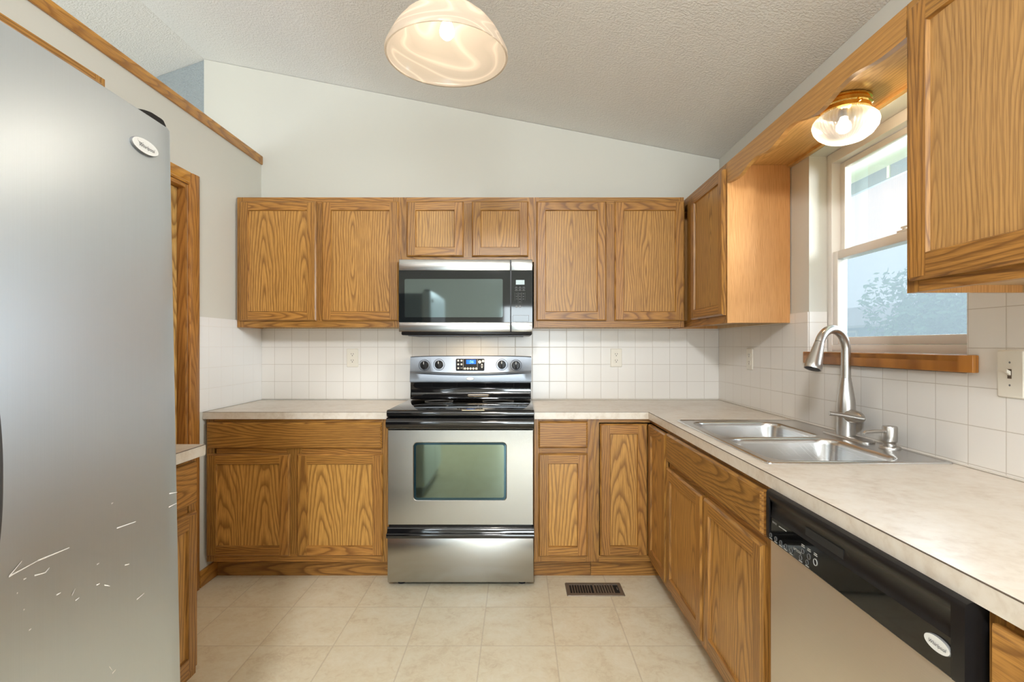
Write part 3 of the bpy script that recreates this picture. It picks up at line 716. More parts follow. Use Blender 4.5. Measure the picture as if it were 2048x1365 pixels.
# ------------------------------------------------------------------ valance over the window
val = thing('window_valance', 'scalloped oak valance board spanning above the sink window', 'valance', (1.15, 1.93, 2.04))
pts = [(2.506, 2.043), (2.44, 2.036), (2.37, 2.034), (2.33, 2.042), (2.288, 2.052), (2.22, 2.061), (2.17, 2.055), (2.125, 2.047), (2.08, 2.047), (2.03, 2.056), (1.963, 2.072), (1.93, 2.0745), (1.895, 2.072),
       (1.83, 2.056), (1.78, 2.047), (1.735, 2.047), (1.69, 2.057), (1.64, 2.070), (1.58, 2.0765), (1.53, 2.071), (1.475, 2.061), (1.42, 2.058), (1.352, 2.059)]
pp = smooth_path(pts, 4)
m = MB()
lo = [[(UX - 0.0, y, z), (UX + 0.018, y, z), (UX + 0.018, y, UZ1), (UX - 0.0, y, UZ1)] for y, z in pp]
m.loft(lo, 0, True, True, True)
m.build('valance_board', 'oak_h_soft', val, angle=30)
m = MB(); m.box(UX + 0.0185, XR - 0.002, 1.353, 2.505, 2.128, UZ1 - 0.001)
m.build('soffit_board', 'oak_y', val, smooth=False)
m = MB(); m.box(XR - 0.02, XR - 0.002, 1.353, 2.505, 2.115, 2.1275)
m.build('rear_cleat', 'oak_y', val, smooth=False)

# ------------------------------------------------------------------ window over the sink
XW = XR + 0.080
m = MB()
fw = 0.045
y0, y1, z0, z1 = WY0 + 0.001, WY1 - 0.001, WZ0 + 0.002, WZ1 - 0.001
m.box(XW, XW + 0.07, y1 - 0.035, y1, z0, z1, 0, 0.002); m.box(XW, XW + 0.07, y0, y0 + 0.035, z0, z1, 0, 0.002)
m.box(XW, XW + 0.07, y0 + 0.035, y1 - 0.035, z1 - 0.045, z1, 0, 0.002); m.box(XW, XW + 0.07, y0 + 0.035, y1 - 0.035, z0, z0 + 0.03, 0, 0.002)
# drywall return that lines the opening is the wall's own paint
win = structure(m.build('window_1', 'vinyl'), 'white single-hung window over the sink')
def sash(xa, za, zb, nm, side=0.034, bot=0.03, top=0.03):
    m = MB(); a, b = y0 + 0.036, y1 - 0.036
    m.box(xa, xa + 0.028, b - side, b, za, zb, 0, 0.003); m.box(xa, xa + 0.028, a, a + side, za, zb, 0, 0.003)
    m.box(xa, xa + 0.028, a + side, b - side, zb - top, zb, 0, 0.003); m.box(xa, xa + 0.028, a + side, b - side, za, za + bot, 0, 0.003)
    s = m.build(nm, 'vinyl', win)
    m = MB(); m.face([(xa + 0.016, a + side, za + bot), (xa + 0.016, b - side, za + bot), (xa + 0.016, b - side, zb - top), (xa + 0.016, a + side, zb - top)])
    m.build('pane', 'glass', s, smooth=False)
    return s
zm = 1.655
low = sash(XW + 0.004, z0 + 0.031, zm + 0.022, 'lower_sash', bot=0.032, top=0.036)
sash(XW + 0.036, zm - 0.012, z1 - 0.046, 'upper_sash', bot=0.028, top=0.026)
m = MB(); m.box(XW + 0.006, XW + 0.03, 1.86, 1.93, zm + 0.0225, zm + 0.030, 0, 0.002); m.tube([(XW + 0.016, 1.90, zm + 0.030), (XW + 0.016, 1.90, zm + 0.038)], 0.009, 12); m.box(XW + 0.010, XW + 0.022, 1.868, 1.915, zm + 0.036, zm + 0.043, 0, 0.002)
m.build('sash_lock', 'vinyl', low)
m = MB(); m.box(XW + 0.0645, XW + 0.066, y0 + 0.036, y1 - 0.036, z0 + 0.031, zm - 0.002); m.build('insect_screen', 'screen', win, smooth=False)
m = MB(); m.box(XR - 0.026, XW + 0.001, WY0 + 0.006, WY1 - 0.006, 1.216, WZ0 + 0.0015, 0, 0.003); m.box(XR - 0.026, XR - 0.0065, 1.478, 2.358, 1.187, WZ0 + 0.0016, 0, 0.003)
m.build('window_sill', 'oak_sill', win)

# ------------------------------------------------------------------ range
RX0, RX1 = -0.6815, 0.0815; RC = (RX0 + RX1) / 2; RY = 2.741
rg = thing('range', 'freestanding stainless steel electric range with black glass cooktop and control panel', 'stove', (RC, 3.06, 0))
m = MB(); m.box(RX0, RX1, RY + 0.03, D - 0.03, 0.03, 0.904, 0); m.box(RX0 + 0.01, RX1 - 0.01, RY + 0.012, RY + 0.03, 0.285, 0.33, 0)
m.build('body', 'black_satin', rg, smooth=False)
for x in (RX0 + 0.06, RX1 - 0.06):
    m = MB(); m.lathe([(0.018, 0.0005), (0.018, 0.03)], (x, RY + 0.06, 0), 16, 0, 'z', True, True); m.build('foot', 'black_matte', rg)
m = MB()
m.box(RX0 - 0.002, RX1 + 0.002, RY + 0.002, D - 0.10, 0.916, 0.928, 0, 0.004)
ck = m.build('cooktop', 'black_glass', rg)
for (x, y, r) in ((RC - 0.19, 2.93, 0.10), (RC + 0.19, 2.93, 0.115), (RC - 0.18, 3.19, 0.085), (RC + 0.18, 3.19, 0.095)):
    m = MB(); m.lathe([(r, 0.0), (r, 0.0003), (r - 0.0025, 0.0003), (r - 0.0025, 0.0)], (x, y, 0.9282), 48); m.build('burner_ring', 'dim_mark', ck)
# front rail of cooktop : rounded black trim
def yz(prof, x0, x1, m, mat=0): m.prism(prof, lambda p, q, a: (a, p, q), x0, x1, mat)
m = MB(); yz([(2.78, 0.927), (2.742, 0.9275), (2.733, 0.922), (2.729, 0.912), (2.731, 0.900), (2.737, 0.893), (2.78, 0.893)], RX0 - 0.002, RX1 + 0.002, m)
m.build('front_trim', 'black_gloss', rg, angle=50)
# oven door: steel skin with a rounded window opening
dz0, dz1 = 0.326, 0.826
m = MB()
def fr(P, y): return [(p, y, q) for p, q in P]
wcx, wcz, whx, whz = -0.3034, 0.607, 0.242, 0.1505
ccx, ccz, chx, chz = RC, (dz0 + dz1) / 2, (RX1 - RX0) / 2, (dz1 - dz0) / 2
m.loft([fr(rrect(ccx, ccz, chx, chz, 0.003), RY + 0.027), fr(rrect(ccx, ccz, chx, chz, 0.003), RY + 0.004), fr(rrect(ccx, ccz, chx - 0.004, chz - 0.004, 0.003), RY),
        fr(rrect(wcx, wcz, whx + 0.003, whz + 0.003, 0.021), RY), fr(rrect(wcx, wcz, whx, whz, 0.019), RY + 0.002), fr(rrect(wcx, wcz, whx - 0.001, whz - 0.001, 0.019), RY + 0.006)], 0)
od = m.build('oven_door', 'steel', rg, angle=30)
m = MB(); m.loft([fr(rrect(wcx, wcz, whx, whz, 0.019), RY + 0.0055), fr(rrect(wcx, wcz, whx - 0.012, whz - 0.012, 0.010), RY + 0.0052)], 1)
P = fr(rrect(wcx, wcz, whx - 0.012, whz - 0.012, 0.010), RY + 0.0052); m.face(P, 0)
m.build('oven_window', ['oven_glass', 'oven_tint'], od)
m = MB(); yz([(2.745, 0.890), (2.722, 0.889), (2.708, 0.880), (2.702, 0.866), (2.705, 0.850), (2.716, 0.840), (2.738, 0.828), (2.745, 0.8275)], RX0, RX1, m)
m.build('door_handle', 'black_gloss', od, angle=50)
m = MB(); m.box(RX0, RX1, RY, RY + 0.028, 0.028, 0.2605, 0, 0.003)
sd = m.build('storage_drawer', 'steel', rg)
m = MB(); pr = [(2.755, 0.262), (2.724, 0.263), (2.720, 0.268), (2.720, 0.284), (2.724, 0.288), (2.735, 0.288), (2.742, 0.284), (2.745, 0.300), (2.752, 0.312), (2.755, 0.314)]
yz(pr, RX0 - 0.002, RX1 + 0.002, m); m.build('drawer_handle', 'black_gloss', sd, angle=50)
# backguard
GX0, GX1 = -0.6735, 0.0805
m = MB(); yz([(D - 0.035, 0.929), (3.295, 0.929), (3.285, 0.934), (3.285, 0.944), (3.296, 0.949), (3.304, 0.966), (3.306, 0.99), (3.302, 1.015), (3.292, 1.030), (3.292, 1.034), (D - 0.035, 1.034)], GX0, GX1, m)
m.build('backguard', 'black_gloss', rg, angle=50)
m = MB()
YP = 3.283
n = 24; L = []
for i in range(n + 1):
    x = GX0 - 0.003 + (GX1 - GX0 + 0.006) * i / n; q = (i / n - 0.5) * 2
    zt_ = 1.201 - 0.006 * q * q * q * q; zr = 1.083 + 0.014 * q * q; bow = 0.006 * (1 - q * q); bd = 0.005 if abs(q) < 0.93 else 0.0
    L.append([(x, D - 0.035, zt_), (x, YP + 0.022, zt_), (x, YP + 0.017, zt_ - 0.004), (x, YP + 0.006 - bd - bow * 0.5, zr + 0.012), (x, YP + 0.002 - bd * 1.3 - bow, zr + 0.006), (x, YP + 0.002 - bd - bow, zr), (x, YP + 0.003 - bow * 0.3, zr - 0.006),
              (x, YP - 0.002, 1.046), (x, YP + 0.001, 1.036), (x, YP + 0.010, 1.0345), (x, D - 0.035, 1.0345)])
m.loft(L, 0, True, True, True)
cp = m.build('control_panel', 'panel_steel', rg, angle=40)
def face_y(z): return YP + 0.0165 - (1.195 - z) * 0.14
for x, z in ((-0.585, 1.1425), (-0.494, 1.1460), (-0.101, 1.1460), (-0.0125, 1.1420)):
    m = MB(); yk = 3.282
    m.lathe([(0.036, 0.0), (0.036, 0.0006), (0.0335, 0.0006), (0.0335, 0.0)], (x, yk - 0.0005, z), 40, 2, '-y')
    m.lathe([(0.026, 0.0), (0.026, 0.008), (0.0235, 0.016), (0.0215, 0.018), (0.0, 0.0185)], (x, yk + 0.002, z), 36, 0, '-y')
    m.box(x - 0.0045, x + 0.0045, yk - 0.028, yk - 0.014, z - 0.022, z + 0.022, 0, 0.002)
    m.box(x - 0.0018, x + 0.0018, yk - 0.0287, yk - 0.0279, z + 0.006, z + 0.021, 1)
    m.build('knob', ['black_satin', 'white_badge', 'dark_ink'], cp)
m = MB(); yk = 3.284
zc = 1.1455
m.loft([fr(rrect(-0.299, zc, 0.0885, 0.0375, 0.006), yk + 0.012), fr(rrect(-0.299, zc, 0.0885, 0.0375, 0.006), yk - 0.006)], 0, True, False, True)
ys = yk - 0.0068
m.box(-0.323, -0.263, ys, ys + 0.001, 1.150, 1.1765, 1)
FT = lambda cx, cz, y: (lambda u, v, w: (cx + u, y - w, cz + v))
m.text(':36', 0.024, FT(-0.291, 1.1625, ys), 2)
def dot(x, z, r, k=3): m.lathe([(r, 0.0), (r, 0.0008), (0.0, 0.0008)], (x, ys + 0.0004, z), 14, k, '-y')
for i in range(5): dot(-0.331 + i * 0.0175, 1.1215, 0.0072)
for x, z in ((-0.373, 1.171), (-0.373, 1.148), (-0.373, 1.124), (-0.353, 1.171), (-0.353, 1.148)): dot(x, z, 0.006)
dot(-0.239, 1.163, 0.010); dot(-0.218, 1.168, 0.008)
for s in (1, -1): m.face([(-0.232, ys - 0.0004, 1.138 + s * 0.003), (-0.218, ys - 0.0004, 1.138 + s * 0.003), (-0.225, ys - 0.0004, 1.138 + s * 0.015)], 3)
m.box(-0.360, -0.346, ys, ys + 0.001, 1.1235, 1.1258, 3)
for x in (-0.3425, -0.2535): m.box(x - 0.0006, x + 0.0006, ys, ys + 0.001, 1.113, 1.178, 3)
m.build('oven_display', ['black_display', 'lcd', 'lcd_txt', 'grey_mark'], cp)
def oval_badge(m, mp, a, b, depth=0.004, mrim=1, mface=0, k=32):
    R = lambda s, w: [mp(a * s * cos(2 * pi * i / k), b * s * sin(2 * pi * i / k), w) for i in range(k)]
    m.loft([R(1.0, 0.0), R(1.0, depth * 0.7), R(0.95, depth)], mrim); m.face(R(0.95, depth), mface)
m = MB(); oval_badge(m, FT(-0.2985, 1.0585, YP - 0.0035), 0.0235, 0.0085, 0.004)
m.build('logo_badge', ['white_badge', 'dim_mark'], cp)

# ------------------------------------------------------------------ microwave
MY = 2.985
mw = thing('microwave', 'stainless steel over-the-range microwave with black glass door under the short cabinet', 'microwave', (RC, 3.2, 1.318))
MX0, MX1, MZ0, MZ1 = -0.678, 0.082, 1.3435, 1.7555; MS = -0.0415
m = MB(); m.box(MX0 + 0.002, MX1 - 0.002, MY + 0.02, D - 0.008, MZ0 + 0.004, MZ1 + 0.002, 0)
m.box(MX0 + 0.012, MX1 - 0.002, MY + 0.006, D - 0.02, 1.324, MZ0 + 0.004, 0, 0.008)
m.build('body', 'black_satin', mw)
m = MB(); m.box(MX0 + 0.05, MX1 - 0.05, MY + 0.02, D - 0.08, 1.319, 1.3242); m.box(-0.22, -0.06, MY + 0.10, MY + 0.16, 1.3175, 1.3195, 1)
m.build('vent_underside', ['dark_grey', 'grey_mark'], mw)
def mwfront(name, x0, x1, gl):
    m = MB()
    m.box(x0, x1, MY, MY + 0.022, 1.692, MZ1, 0, 0.003); m.box(x0, x1, MY, MY + 0.022, MZ0, 1.398, 0, 0.003)
    m.box(x0 + 0.0005, x1 - 0.0005, MY + 0.0015, MY + 0.022, 1.398, 1.692, 1)
    return m.build(name, ['steel', gl], mw)
dr = mwfront('door', MX0, MS - 0.003, 'mw_black')
m = MB(); P = fr(rrect((-0.646 - 0.086) / 2, 1.535, 0.279, 0.109, 0.008), MY + 0.0010); m.face(P, 0)
m.build('door_window', 'mw_glass', dr)
kp = mwfront('keypad_panel', MS + 0.003, MX1, 'mw_black')
m = MB(); yk = MY + 0.0008
m.box(-0.012, 0.037, yk, yk + 0.0006, 1.612, 1.638, 1)
for r in range(2):
    for c in range(3):
        x, z = -0.018 + c * 0.021, 1.592 - r * 0.014
        m.box(x, x + 0.017, yk, yk + 0.0006, z, z + 0.0015, 0)
        m.box(x + 0.003, x + 0.014, yk, yk + 0.0006, z + 0.005, z + 0.0068, 0)
for i, ch in enumerate('1234567890'):
    r, c = (i // 3, i % 3) if i < 9 else (3, 1)
    m.text(ch, 0.011, FT(-0.009 + c * 0.020, 1.560 - r * 0.0155, yk), 0)
    for dx in (-0.009, 0.009): m.box(-0.009 + c * 0.020 + dx - 0.0003, -0.009 + c * 0.020 + dx + 0.0003, yk, yk + 0.0005, 1.553 - r * 0.0155, 1.567 - r * 0.0155, 0)
for x in (-0.008, 0.012): m.lathe([(0.006, 0), (0.006, 0.0015), (0.0, 0.0015)], (x, yk + 0.001, 1.487), 14, 0, '-y')
m.loft([fr(rrect(0.016, 1.420, 0.046, 0.018, 0.002), yk), fr(rrect(0.016, 1.420, 0.0445, 0.0165, 0.002), yk - 0.0003)], 0)
m.build('keys', ['dim_mark', 'lcd_grey'], kp)

# ------------------------------------------------------------------ refrigerator
fg = thing('refrigerator', 'stainless steel side-by-side refrigerator with scratched door filling the left edge', 'refrigerator', (-1.22, 0.75, 0))
FZ1 = 1.76; SH = 0.019
def lean(x, z): return x - (z - FZ1) * SH
m = MB(); m.box(XL + 0.03, -0.872, 0.285, 1.205, 0.03, 1.742, 0, 0.004); m.build('body', 'dark_grey', fg)
for y in (0.36, 1.13):
    m = MB(); m.lathe([(0.02, 0.0005), (0.02, 0.03)], (-0.92, y, 0), 14, 0, 'z', True, True); m.build('foot', 'black_matte', fg)
m = MB(); m.box(-0.868, -0.79, 0.30, 1.19, 0.02, 0.095, 0, 0.004); m.build('toe_grille', 'black_satin', fg)
def fdoor(name, ya, yb):
    prof = []
    fx = lambda y: -0.795 + 0.010 * (1 - ((y - 0.745) / 0.465) ** 2)
    r = 0.014
    for i in range(13):
        y = ya + r + (yb - ya - 2 * r) * i / 12
        prof.append((fx(y), y))
    a = [(fx(ya) - r + r * sin(t) , ya + r - r * cos(t)) for t in (0, pi / 6, pi / 3)]
    b = [(fx(yb) - r + r * cos(t), yb - r + r * sin(t)) for t in (pi / 6, pi / 3, pi / 2)]
    poly = [(-0.870, ya)] + a + prof + b + [(-0.870, yb)]
    m = MB()
    zz = [0.105, 0.111, FZ1 - 0.006, FZ1]
    L = []
    for z in zz:
        ins = 0.004 if z in (zz[0], zz[-1]) else 0.0
        L.append([(lean(x - (ins if x > -0.86 else 0), z) if x > -0.86 else x, y, z) for x, y in poly])
    m.loft(L, 0, True, True, True)
    return m.build(name, 'steel_fridge', fg, angle=35)
fd = fdoor('door', 0.703, 1.208)
fz = fdoor('door', 0.285, 0.698)
def handle(y, par):
    bow = lambda z: -0.726 - (z - 1.08) ** 2 / 1.8
    zs = [0.72, 0.80, 0.90, 1.0, 1.08, 1.16, 1.26, 1.36, 1.44]
    pts = [(lean(-0.786, 0.69), y, 0.69)] + [(bow(z), y, z) for z in zs] + [(lean(-0.786, 1.47), y, 1.47)]
    m = MB(); m.tube(smooth_path(pts, 4), 0.013, 12); m.build('door_handle', 'dark_grey', par)
handle(0.7225, fd); handle(0.672, fz)
FR = lambda cy, cz, x: (lambda u, v, w: (lean(x, cz + v) + w, cy + u, cz + v))
def fxat(y): return -0.795 + 0.010 * (1 - ((y - 0.745) / 0.465) ** 2)
m = MB(); xb = fxat(1.107) - 0.001
mpb = FR(1.107, 1.684, xb)
oval_badge(m, mpb, 0.041, 0.0155, 0.006)
m.text('Whirlpool', 0.0112, lambda u, v, w: mpb(u + 0.002, v - 0.0015, w + 0.006), 2, 0.25)
ring = []
for i in range(15):
    t = radians(150 + 210 * i / 14); ring.append((-0.016 + 0.0085 * cos(t), 0.0065 + 0.004 * sin(t)))
for (a, b), (c, d) in zip(ring, ring[1:]): m.face([mpb(a, b, 0.0066), mpb(c, d, 0.0066), mpb(c, d + 0.0007, 0.0066), mpb(a, b + 0.0007, 0.0066)], 2)
m.build('logo_badge', ['white_badge', 'dim_mark', 'dark_ink'], fd)
m = MB(); L = []
for i in range(13):
    q = i / 12; y = 1.105 + 0.092 * q; h = 0.018 * (min(1, 2.1 * q) ** 0.6) * (1 if q < 0.85 else sqrt(max(0.02, 1 - ((q - 0.85) / 0.16) ** 2)))
    L.append([(-0.858, y, FZ1 + 0.0002), (-0.802, y, FZ1 + 0.0002), (-0.803, y, FZ1 + 0.0002 + h * 0.8 + 0.001), (-0.812, y, FZ1 + 0.0002 + h + 0.001), (-0.85, y, FZ1 + 0.0002 + h + 0.001)])
m.loft(L, 0, True, True, True); m.build('hinge_cover', 'black_satin', fd)
# scratches on the door skin
def fpt(px, py):   # a point of the door face, given as seen in the photograph, turned into y and z on the skin
    y = 1.05
    for _ in range(12):
        z = EYE - (py - 692) * y / 1050; x = lean(fxat(y), z); y = x * 1050 / (px - 1036)
    return y, EYE - (py - 692) * y / 1050
sc = [((17, 1154), (75, 1122)), ((75, 1122), (138, 1096)), ((17, 1154), (43, 1123)), ((68, 1152), (90, 1146)), ((90, 1146), (98, 1136)), ((233, 1057), (271, 1044)), ((273, 1200), (288, 1187)), ((143, 1192), (150, 1178)),
      ((192, 1171), (199, 1168)), ((208, 1171), (219, 1173)), ((112, 1191), (121, 1186)), ((249, 1131), (258, 1129)), ((337, 1015), (353, 1007)), ((338, 988), (354, 985)), ((218, 1334), (224, 1342)), ((224, 1348), (231, 1340)), ((193, 1130), (198, 1127)), ((150, 1202), (158, 1196)), ((46, 1160), (52, 1157)), ((57, 1262), (62, 1258)), ((222, 1008), (226, 1006)), ((46, 1221), (49, 1219)), ((33, 1188), (35, 1186))]
for a, b in sc:
    (ya, za), (yb, zb_) = fpt(*a), fpt(*b); w = 0.0013
    xa, xb2 = lean(fxat(ya), za) + 0.0006, lean(fxat(yb), zb_) + 0.0006
    m = MB(); m.face([(xa, ya, za - w), (xb2, yb, zb_ - w * 0.5), (xb2, yb, zb_ + w * 0.5), (xa, ya, za + w)], 0)
    m.build('scratch_mark', 'scratch', fd, smooth=False)

# ------------------------------------------------------------------ dishwasher
dw = thing('dishwasher', 'dishwasher with black control panel and stainless door under the right counter', 'dishwasher', (0.98, 1.11, 0))
WYA, WYB = 0.792, 1.4255; DX = 0.674
m = MB(); m.box(0.725, XR - 0.02, WYA + 0.004, WYB - 0.004, 0.02, 0.870, 0); m.box(0.712, 0.7255, WYA, WYB, 0.10, 0.8735, 0); m.build('tub_body', 'black_matte', dw, smooth=False)
m = MB(); m.box(0.770, 0.782, WYA + 0.004, WYB - 0.004, 0.001, 0.098) ; m.build('kick_plate', 'black_satin', dw, smooth=False)
m = MB(); m.box(0.684, 0.712, WYA + 0.002, WYB - 0.002, 0.102, 0.739, 0, 0.004); m.build('door_panel', 'steel_dw', dw)
m = MB()
def xz(prof, a0, a1, mat=0): m.prism(prof, lambda p, q, a: (p, a, q), a0, a1, mat)
full = [(0.712, 0.740), (0.682, 0.740), (0.676, 0.744), (0.674, 0.752), (0.674, 0.866), (0.677, 0.873), (0.684, 0.876), (0.712, 0.876)]
xz(full, WYA, WYA + 0.026); xz(full, WYB - 0.014, WYB)
mid = [(0.712, 0.740), (0.682, 0.740), (0.677, 0.745), (0.6785, 0.806), (0.681, 0.809), (0.6835, 0.842), (0.678, 0.850), (0.674, 0.858), (0.674, 0.866), (0.677, 0.873), (0.684, 0.876), (0.712, 0.876)]
xz(mid, WYA + 0.026, WYB - 0.014)
con = m.build('control_console', 'black_satin', dw, angle=40)
m = MB()
m.face([(0.6768, WYA + 0.028, 0.746), (0.6768, WYB - 0.016, 0.746), (0.6782, WYB - 0.016, 0.8055), (0.6782, WYA + 0.028, 0.8055)], 0)
m.build('glossy_fascia', 'black_glass', con, smooth=False)
def rx(z): return 0.6768 + (z - 0.746) * 0.0235 - 0.0005
DWF = lambda cy, cz: (lambda u, v, w: (rx(cz + v) - w, cy - u, cz + v))
def dash(*q):
    k = MB(); k.box(*q[:6], 0); k.build('panel_marking', 'grey_mark', con, smooth=False)
def ringb(y, z, r, mat):
    mp = DWF(y, z); k = 20
    R = lambda q, w: [mp(q * cos(2 * pi * i / k), q * sin(2 * pi * i / k), w) for i in range(k)]
    b = MB()
    b.loft([R(r, 0.0), R(r, 0.0012), R(r * 0.86, 0.0012), R(r * 0.86, 0.0003)], mat); b.face(R(r * 0.86, 0.0003), 1)
    b.build('button', ['dim_mark', 'black_satin', 'grey_mark'], con)
def py(px): return 0.677 * 1050 / (px - 1036)
for px, z in ((1542, 0.757), (1552, 0.757), (1562, 0.757), (1572, 0.757), (1583, 0.757)): ringb(py(px), z, 0.0058, 0)
ringb(py(1606), 0.775, 0.0058, 0); ringb(py(1618), 0.773, 0.0068, 0); ringb(py(1631), 0.771, 0.0078, 2)
ringb(py(1602), 0.757, 0.0058, 0); ringb(py(1615), 0.757, 0.0058, 0)
for px in (1542, 1552, 1562, 1572, 1583, 1602, 1615):
    y = py(px); dash(rx(0.748) - 0.0006, rx(0.748), y - 0.007, y + 0.007, 0.7475, 0.7492, 2)
for px in (1606, 1618, 1631):
    y = py(px); dash(rx(0.787) - 0.0006, rx(0.787), y - 0.007, y + 0.007, 0.7855, 0.7872, 2); dash(rx(0.787) - 0.0006, rx(0.787), y - 0.006, y + 0.006, 0.7895, 0.791, 2)
m = MB()
m.text('OPTIONS', 0.0085, DWF(py(1595), 0.767), 2)
m.build('panel_lettering', ['dim_mark', 'black_satin', 'grey_mark'], con)
m = MB(); m.text('STATUS', 0.0065, DWF(py(1549), 0.7955), 2)
for k in range(3):
    y = py(1560 + 5 * k); dash(rx(0.795) - 0.0006, rx(0.795), y - 0.006, y + 0.006, 0.7945, 0.7962, 2)
m.build('panel_lettering', ['dim_mark', 'black_satin', 'grey_mark'], con)
m = MB()
m.loft([[(0.6835 - k, y, z) for y, z in rrect(1.375, 0.823, 0.030, 0.0035, 0.003, 3)] for k in (0.0, 0.0008)], 0, True, False, True)
m.build('vent_slot', 'black_matte', con, smooth=False)
m = MB()
m.box(0.6815, 0.6840, 1.10, 1.245, 0.8125, 0.835, 0); m.build('latch_recess', 'black_matte', con, smooth=False)
m = MB(); mpd = DWF(0.8445, 0.7835)
oval_badge(m, lambda u, v, w: mpd(u, v, w), 0.0275, 0.0125, 0.004)
m.text('Whirlpool', 0.0085, lambda u, v, w: mpd(u + 0.001, v - 0.001, w + 0.004), 2, 0.25)
m.build('logo_badge', ['white_badge', 'dim_mark', 'dark_ink'], con)

# ------------------------------------------------------------------ sink
sk = thing('sink', 'double-bowl stainless steel drop-in sink under the window', 'sink', (1.01, 1.99, 0.73))
KX0, KX1, KY0, KY1 = 0.739, 1.288, 1.552, 2.438
zt2 = 0.9185
b1 = (0.972, 2.188, 0.190, 0.190); b2 = (0.972, 1.7735, 0.195, 0.1865)
c1 = (0.9735, (1.975 + KY1) / 2, 0.2345, (KY1 - 1.975) / 2); c2 = (0.9735, (KY0 + 1.975) / 2, 0.2345, (1.975 - KY0) / 2)
m = MB()
at = lambda P, z: [(p, q, z) for p, q in P]
for (bx, by, hx, hy), (cx, cy, kx, ky) in ((b1, c1), (b2, c2)):
    r = 0.065
    loops = [at(rrect(cx, cy, kx, ky, 0.0008), zt2), at(rrect(bx, by, hx + 0.010, hy + 0.010, r + 0.006), zt2), at(rrect(bx, by, hx + 0.004, hy + 0.004, r + 0.003), zt2 - 0.0012), at(rrect(bx, by, hx, hy, r), zt2 - 0.005),
             at(rrect(bx, by, hx - 0.002, hy - 0.002, r), zt2 - 0.02), at(rrect(bx, by, hx - 0.012, hy - 0.012, r - 0.004), 0.775), at(rrect(bx, by, hx - 0.020, hy - 0.020, r - 0.008), 0.752), at(rrect(bx, by, hx - 0.040, hy - 0.040, r - 0.02), 0.741), at(rrect(bx, by, 0.05, 0.05, 0.0499), 0.736),
             at(rrect(bx, by, 0.043, 0.043, 0.0429), 0.733)]
    m.loft(loops, 0, True, False, True)
xb_ = 0.9735 + 0.2345
m.face([(xb_, KY0, zt2), (KX1, KY0, zt2), (KX1, KY1, zt2), (xb_, KY1, zt2)], 0)
m.build('bowls', 'steel_sink', sk, angle=50)
m = MB()
cxk, cyk, hxk, hyk = (KX0 + KX1) / 2, (KY0 + KY1) / 2, (KX1 - KX0) / 2, (KY1 - KY0) / 2
m.loft([at(rrect(cxk, cyk, hxk + 0.002, hyk + 0.002, 0.012), 0.9143), at(rrect(cxk, cyk, hxk + 0.001, hyk + 0.001, 0.012), zt2), at(rrect(cxk, cyk, hxk - 0.003, hyk - 0.003, 0.012), zt2 + 0.0022), at(rrect(cxk, cyk, hxk - 0.008, hyk - 0.008, 0.010), zt2 + 0.0018), at(rrect(cxk, cyk, hxk - 0.011, hyk - 0.011, 0.008), zt2 - 0.0005)], 0)
m.build('rim', 'steel_sink', sk, angle=50)
for (bx, by, _, _) in (b1, b2):
    m = MB(); m.lathe([(0.042, 0.0005), (0.040, 0.0035), (0.032, 0.003), (0.028, -0.001), (0.0, -0.001)], (bx, by, 0.7335), 28, 0); m.lathe([(0.012, 0), (0.012, 0.008), (0.0, 0.009)], (bx, by, 0.7332), 16, 0)
    m.build('drain', 'nickel', sk)

# ------------------------------------------------------------------ faucet and soap dispenser
fx_, fy_ = 1.240, 1.985; fz_ = zt2 + 0.0002
fa = thing('faucet', 'tall brushed nickel pull-down faucet behind the sink', 'faucet', (fx_, fy_, fz_))
m = MB(); pl = []
L = []
for z, s in ((fz_, 1.0), (fz_ + 0.004, 1.0), (fz_ + 0.008, 0.93)): L.append(at(rrect(fx_, fy_ - 0.01, 0.029 * s, 0.13 * s, 0.0285 * s), z))
m.loft(L, 0, True, True, True); m.build('deck_plate', 'nickel', fa, angle=50)
m = MB(); zb0 = fz_ + 0.0085
m.lathe([(0.032, 0), (0.032, 0.095), (0.0315, 0.12), (0.029, 0.14), (0.023, 0.18), (0.0185, 0.205), (0.0175, 0.215), (0.0, 0.215)], (fx_, fy_, zb0), 36, 0, 'z', True)
m.build('faucet_body', 'nickel', fa, angle=50)
ang = math.atan2(-0.070, -0.150); R = 0.078
dx, dy = cos(ang), sin(ang)
pts = [(fx_, fy_, zb0 + 0.2155), (fx_, fy_, zb0 + 0.26)]
zc0 = 1.247; pts.append((fx_, fy_, zc0 - 0.01))
amax = radians(158)
for i in range(0, 25):
    t = amax * i / 24; q = R * (1 - cos(t)); pts.append((fx_ + dx * q, fy_ + dy * q, zc0 + R * sin(t)))
m = MB(); m.tube(pts, [0.0165] * 2 + [0.0162] * (len(pts) - 2), 20); m.build('gooseneck_spout', 'nickel', fa, angle=50)
q = R * (1 - cos(amax)); e0 = Vector((fx_ + dx * q, fy_ + dy * q, zc0 + R * sin(amax)))
tg = Vector((dx * sin(amax), dy * sin(amax), cos(amax))).normalized()
hp = [e0 + tg * d for d in (0.0008, 0.006, 0.04, 0.085, 0.098, 0.104)]
m = MB(); m.tube(hp, [0.0168, 0.0172, 0.0215, 0.0285, 0.0300, 0.0290], 24, 0)
m.tube([hp[-1] - tg * 0.0005, hp[-1] + tg * 0.001], [0.026, 0.024], 24, 1)
m.build('spray_head', ['nickel', 'dark_grey'], fa, angle=50)
m = MB(); hz = 1.003
hb = Vector((fx_, fy_, hz)); dv = Vector((0.10, -1.0, -0.05)).normalized()
m.tube([hb + dv * d for d in (0.020, 0.034, 0.050, 0.064, 0.078, 0.088, 0.094)], [0.026, 0.0255, 0.024, 0.022, 0.016, 0.009, 0.002], 24)
lv0 = hb + dv * 0.088
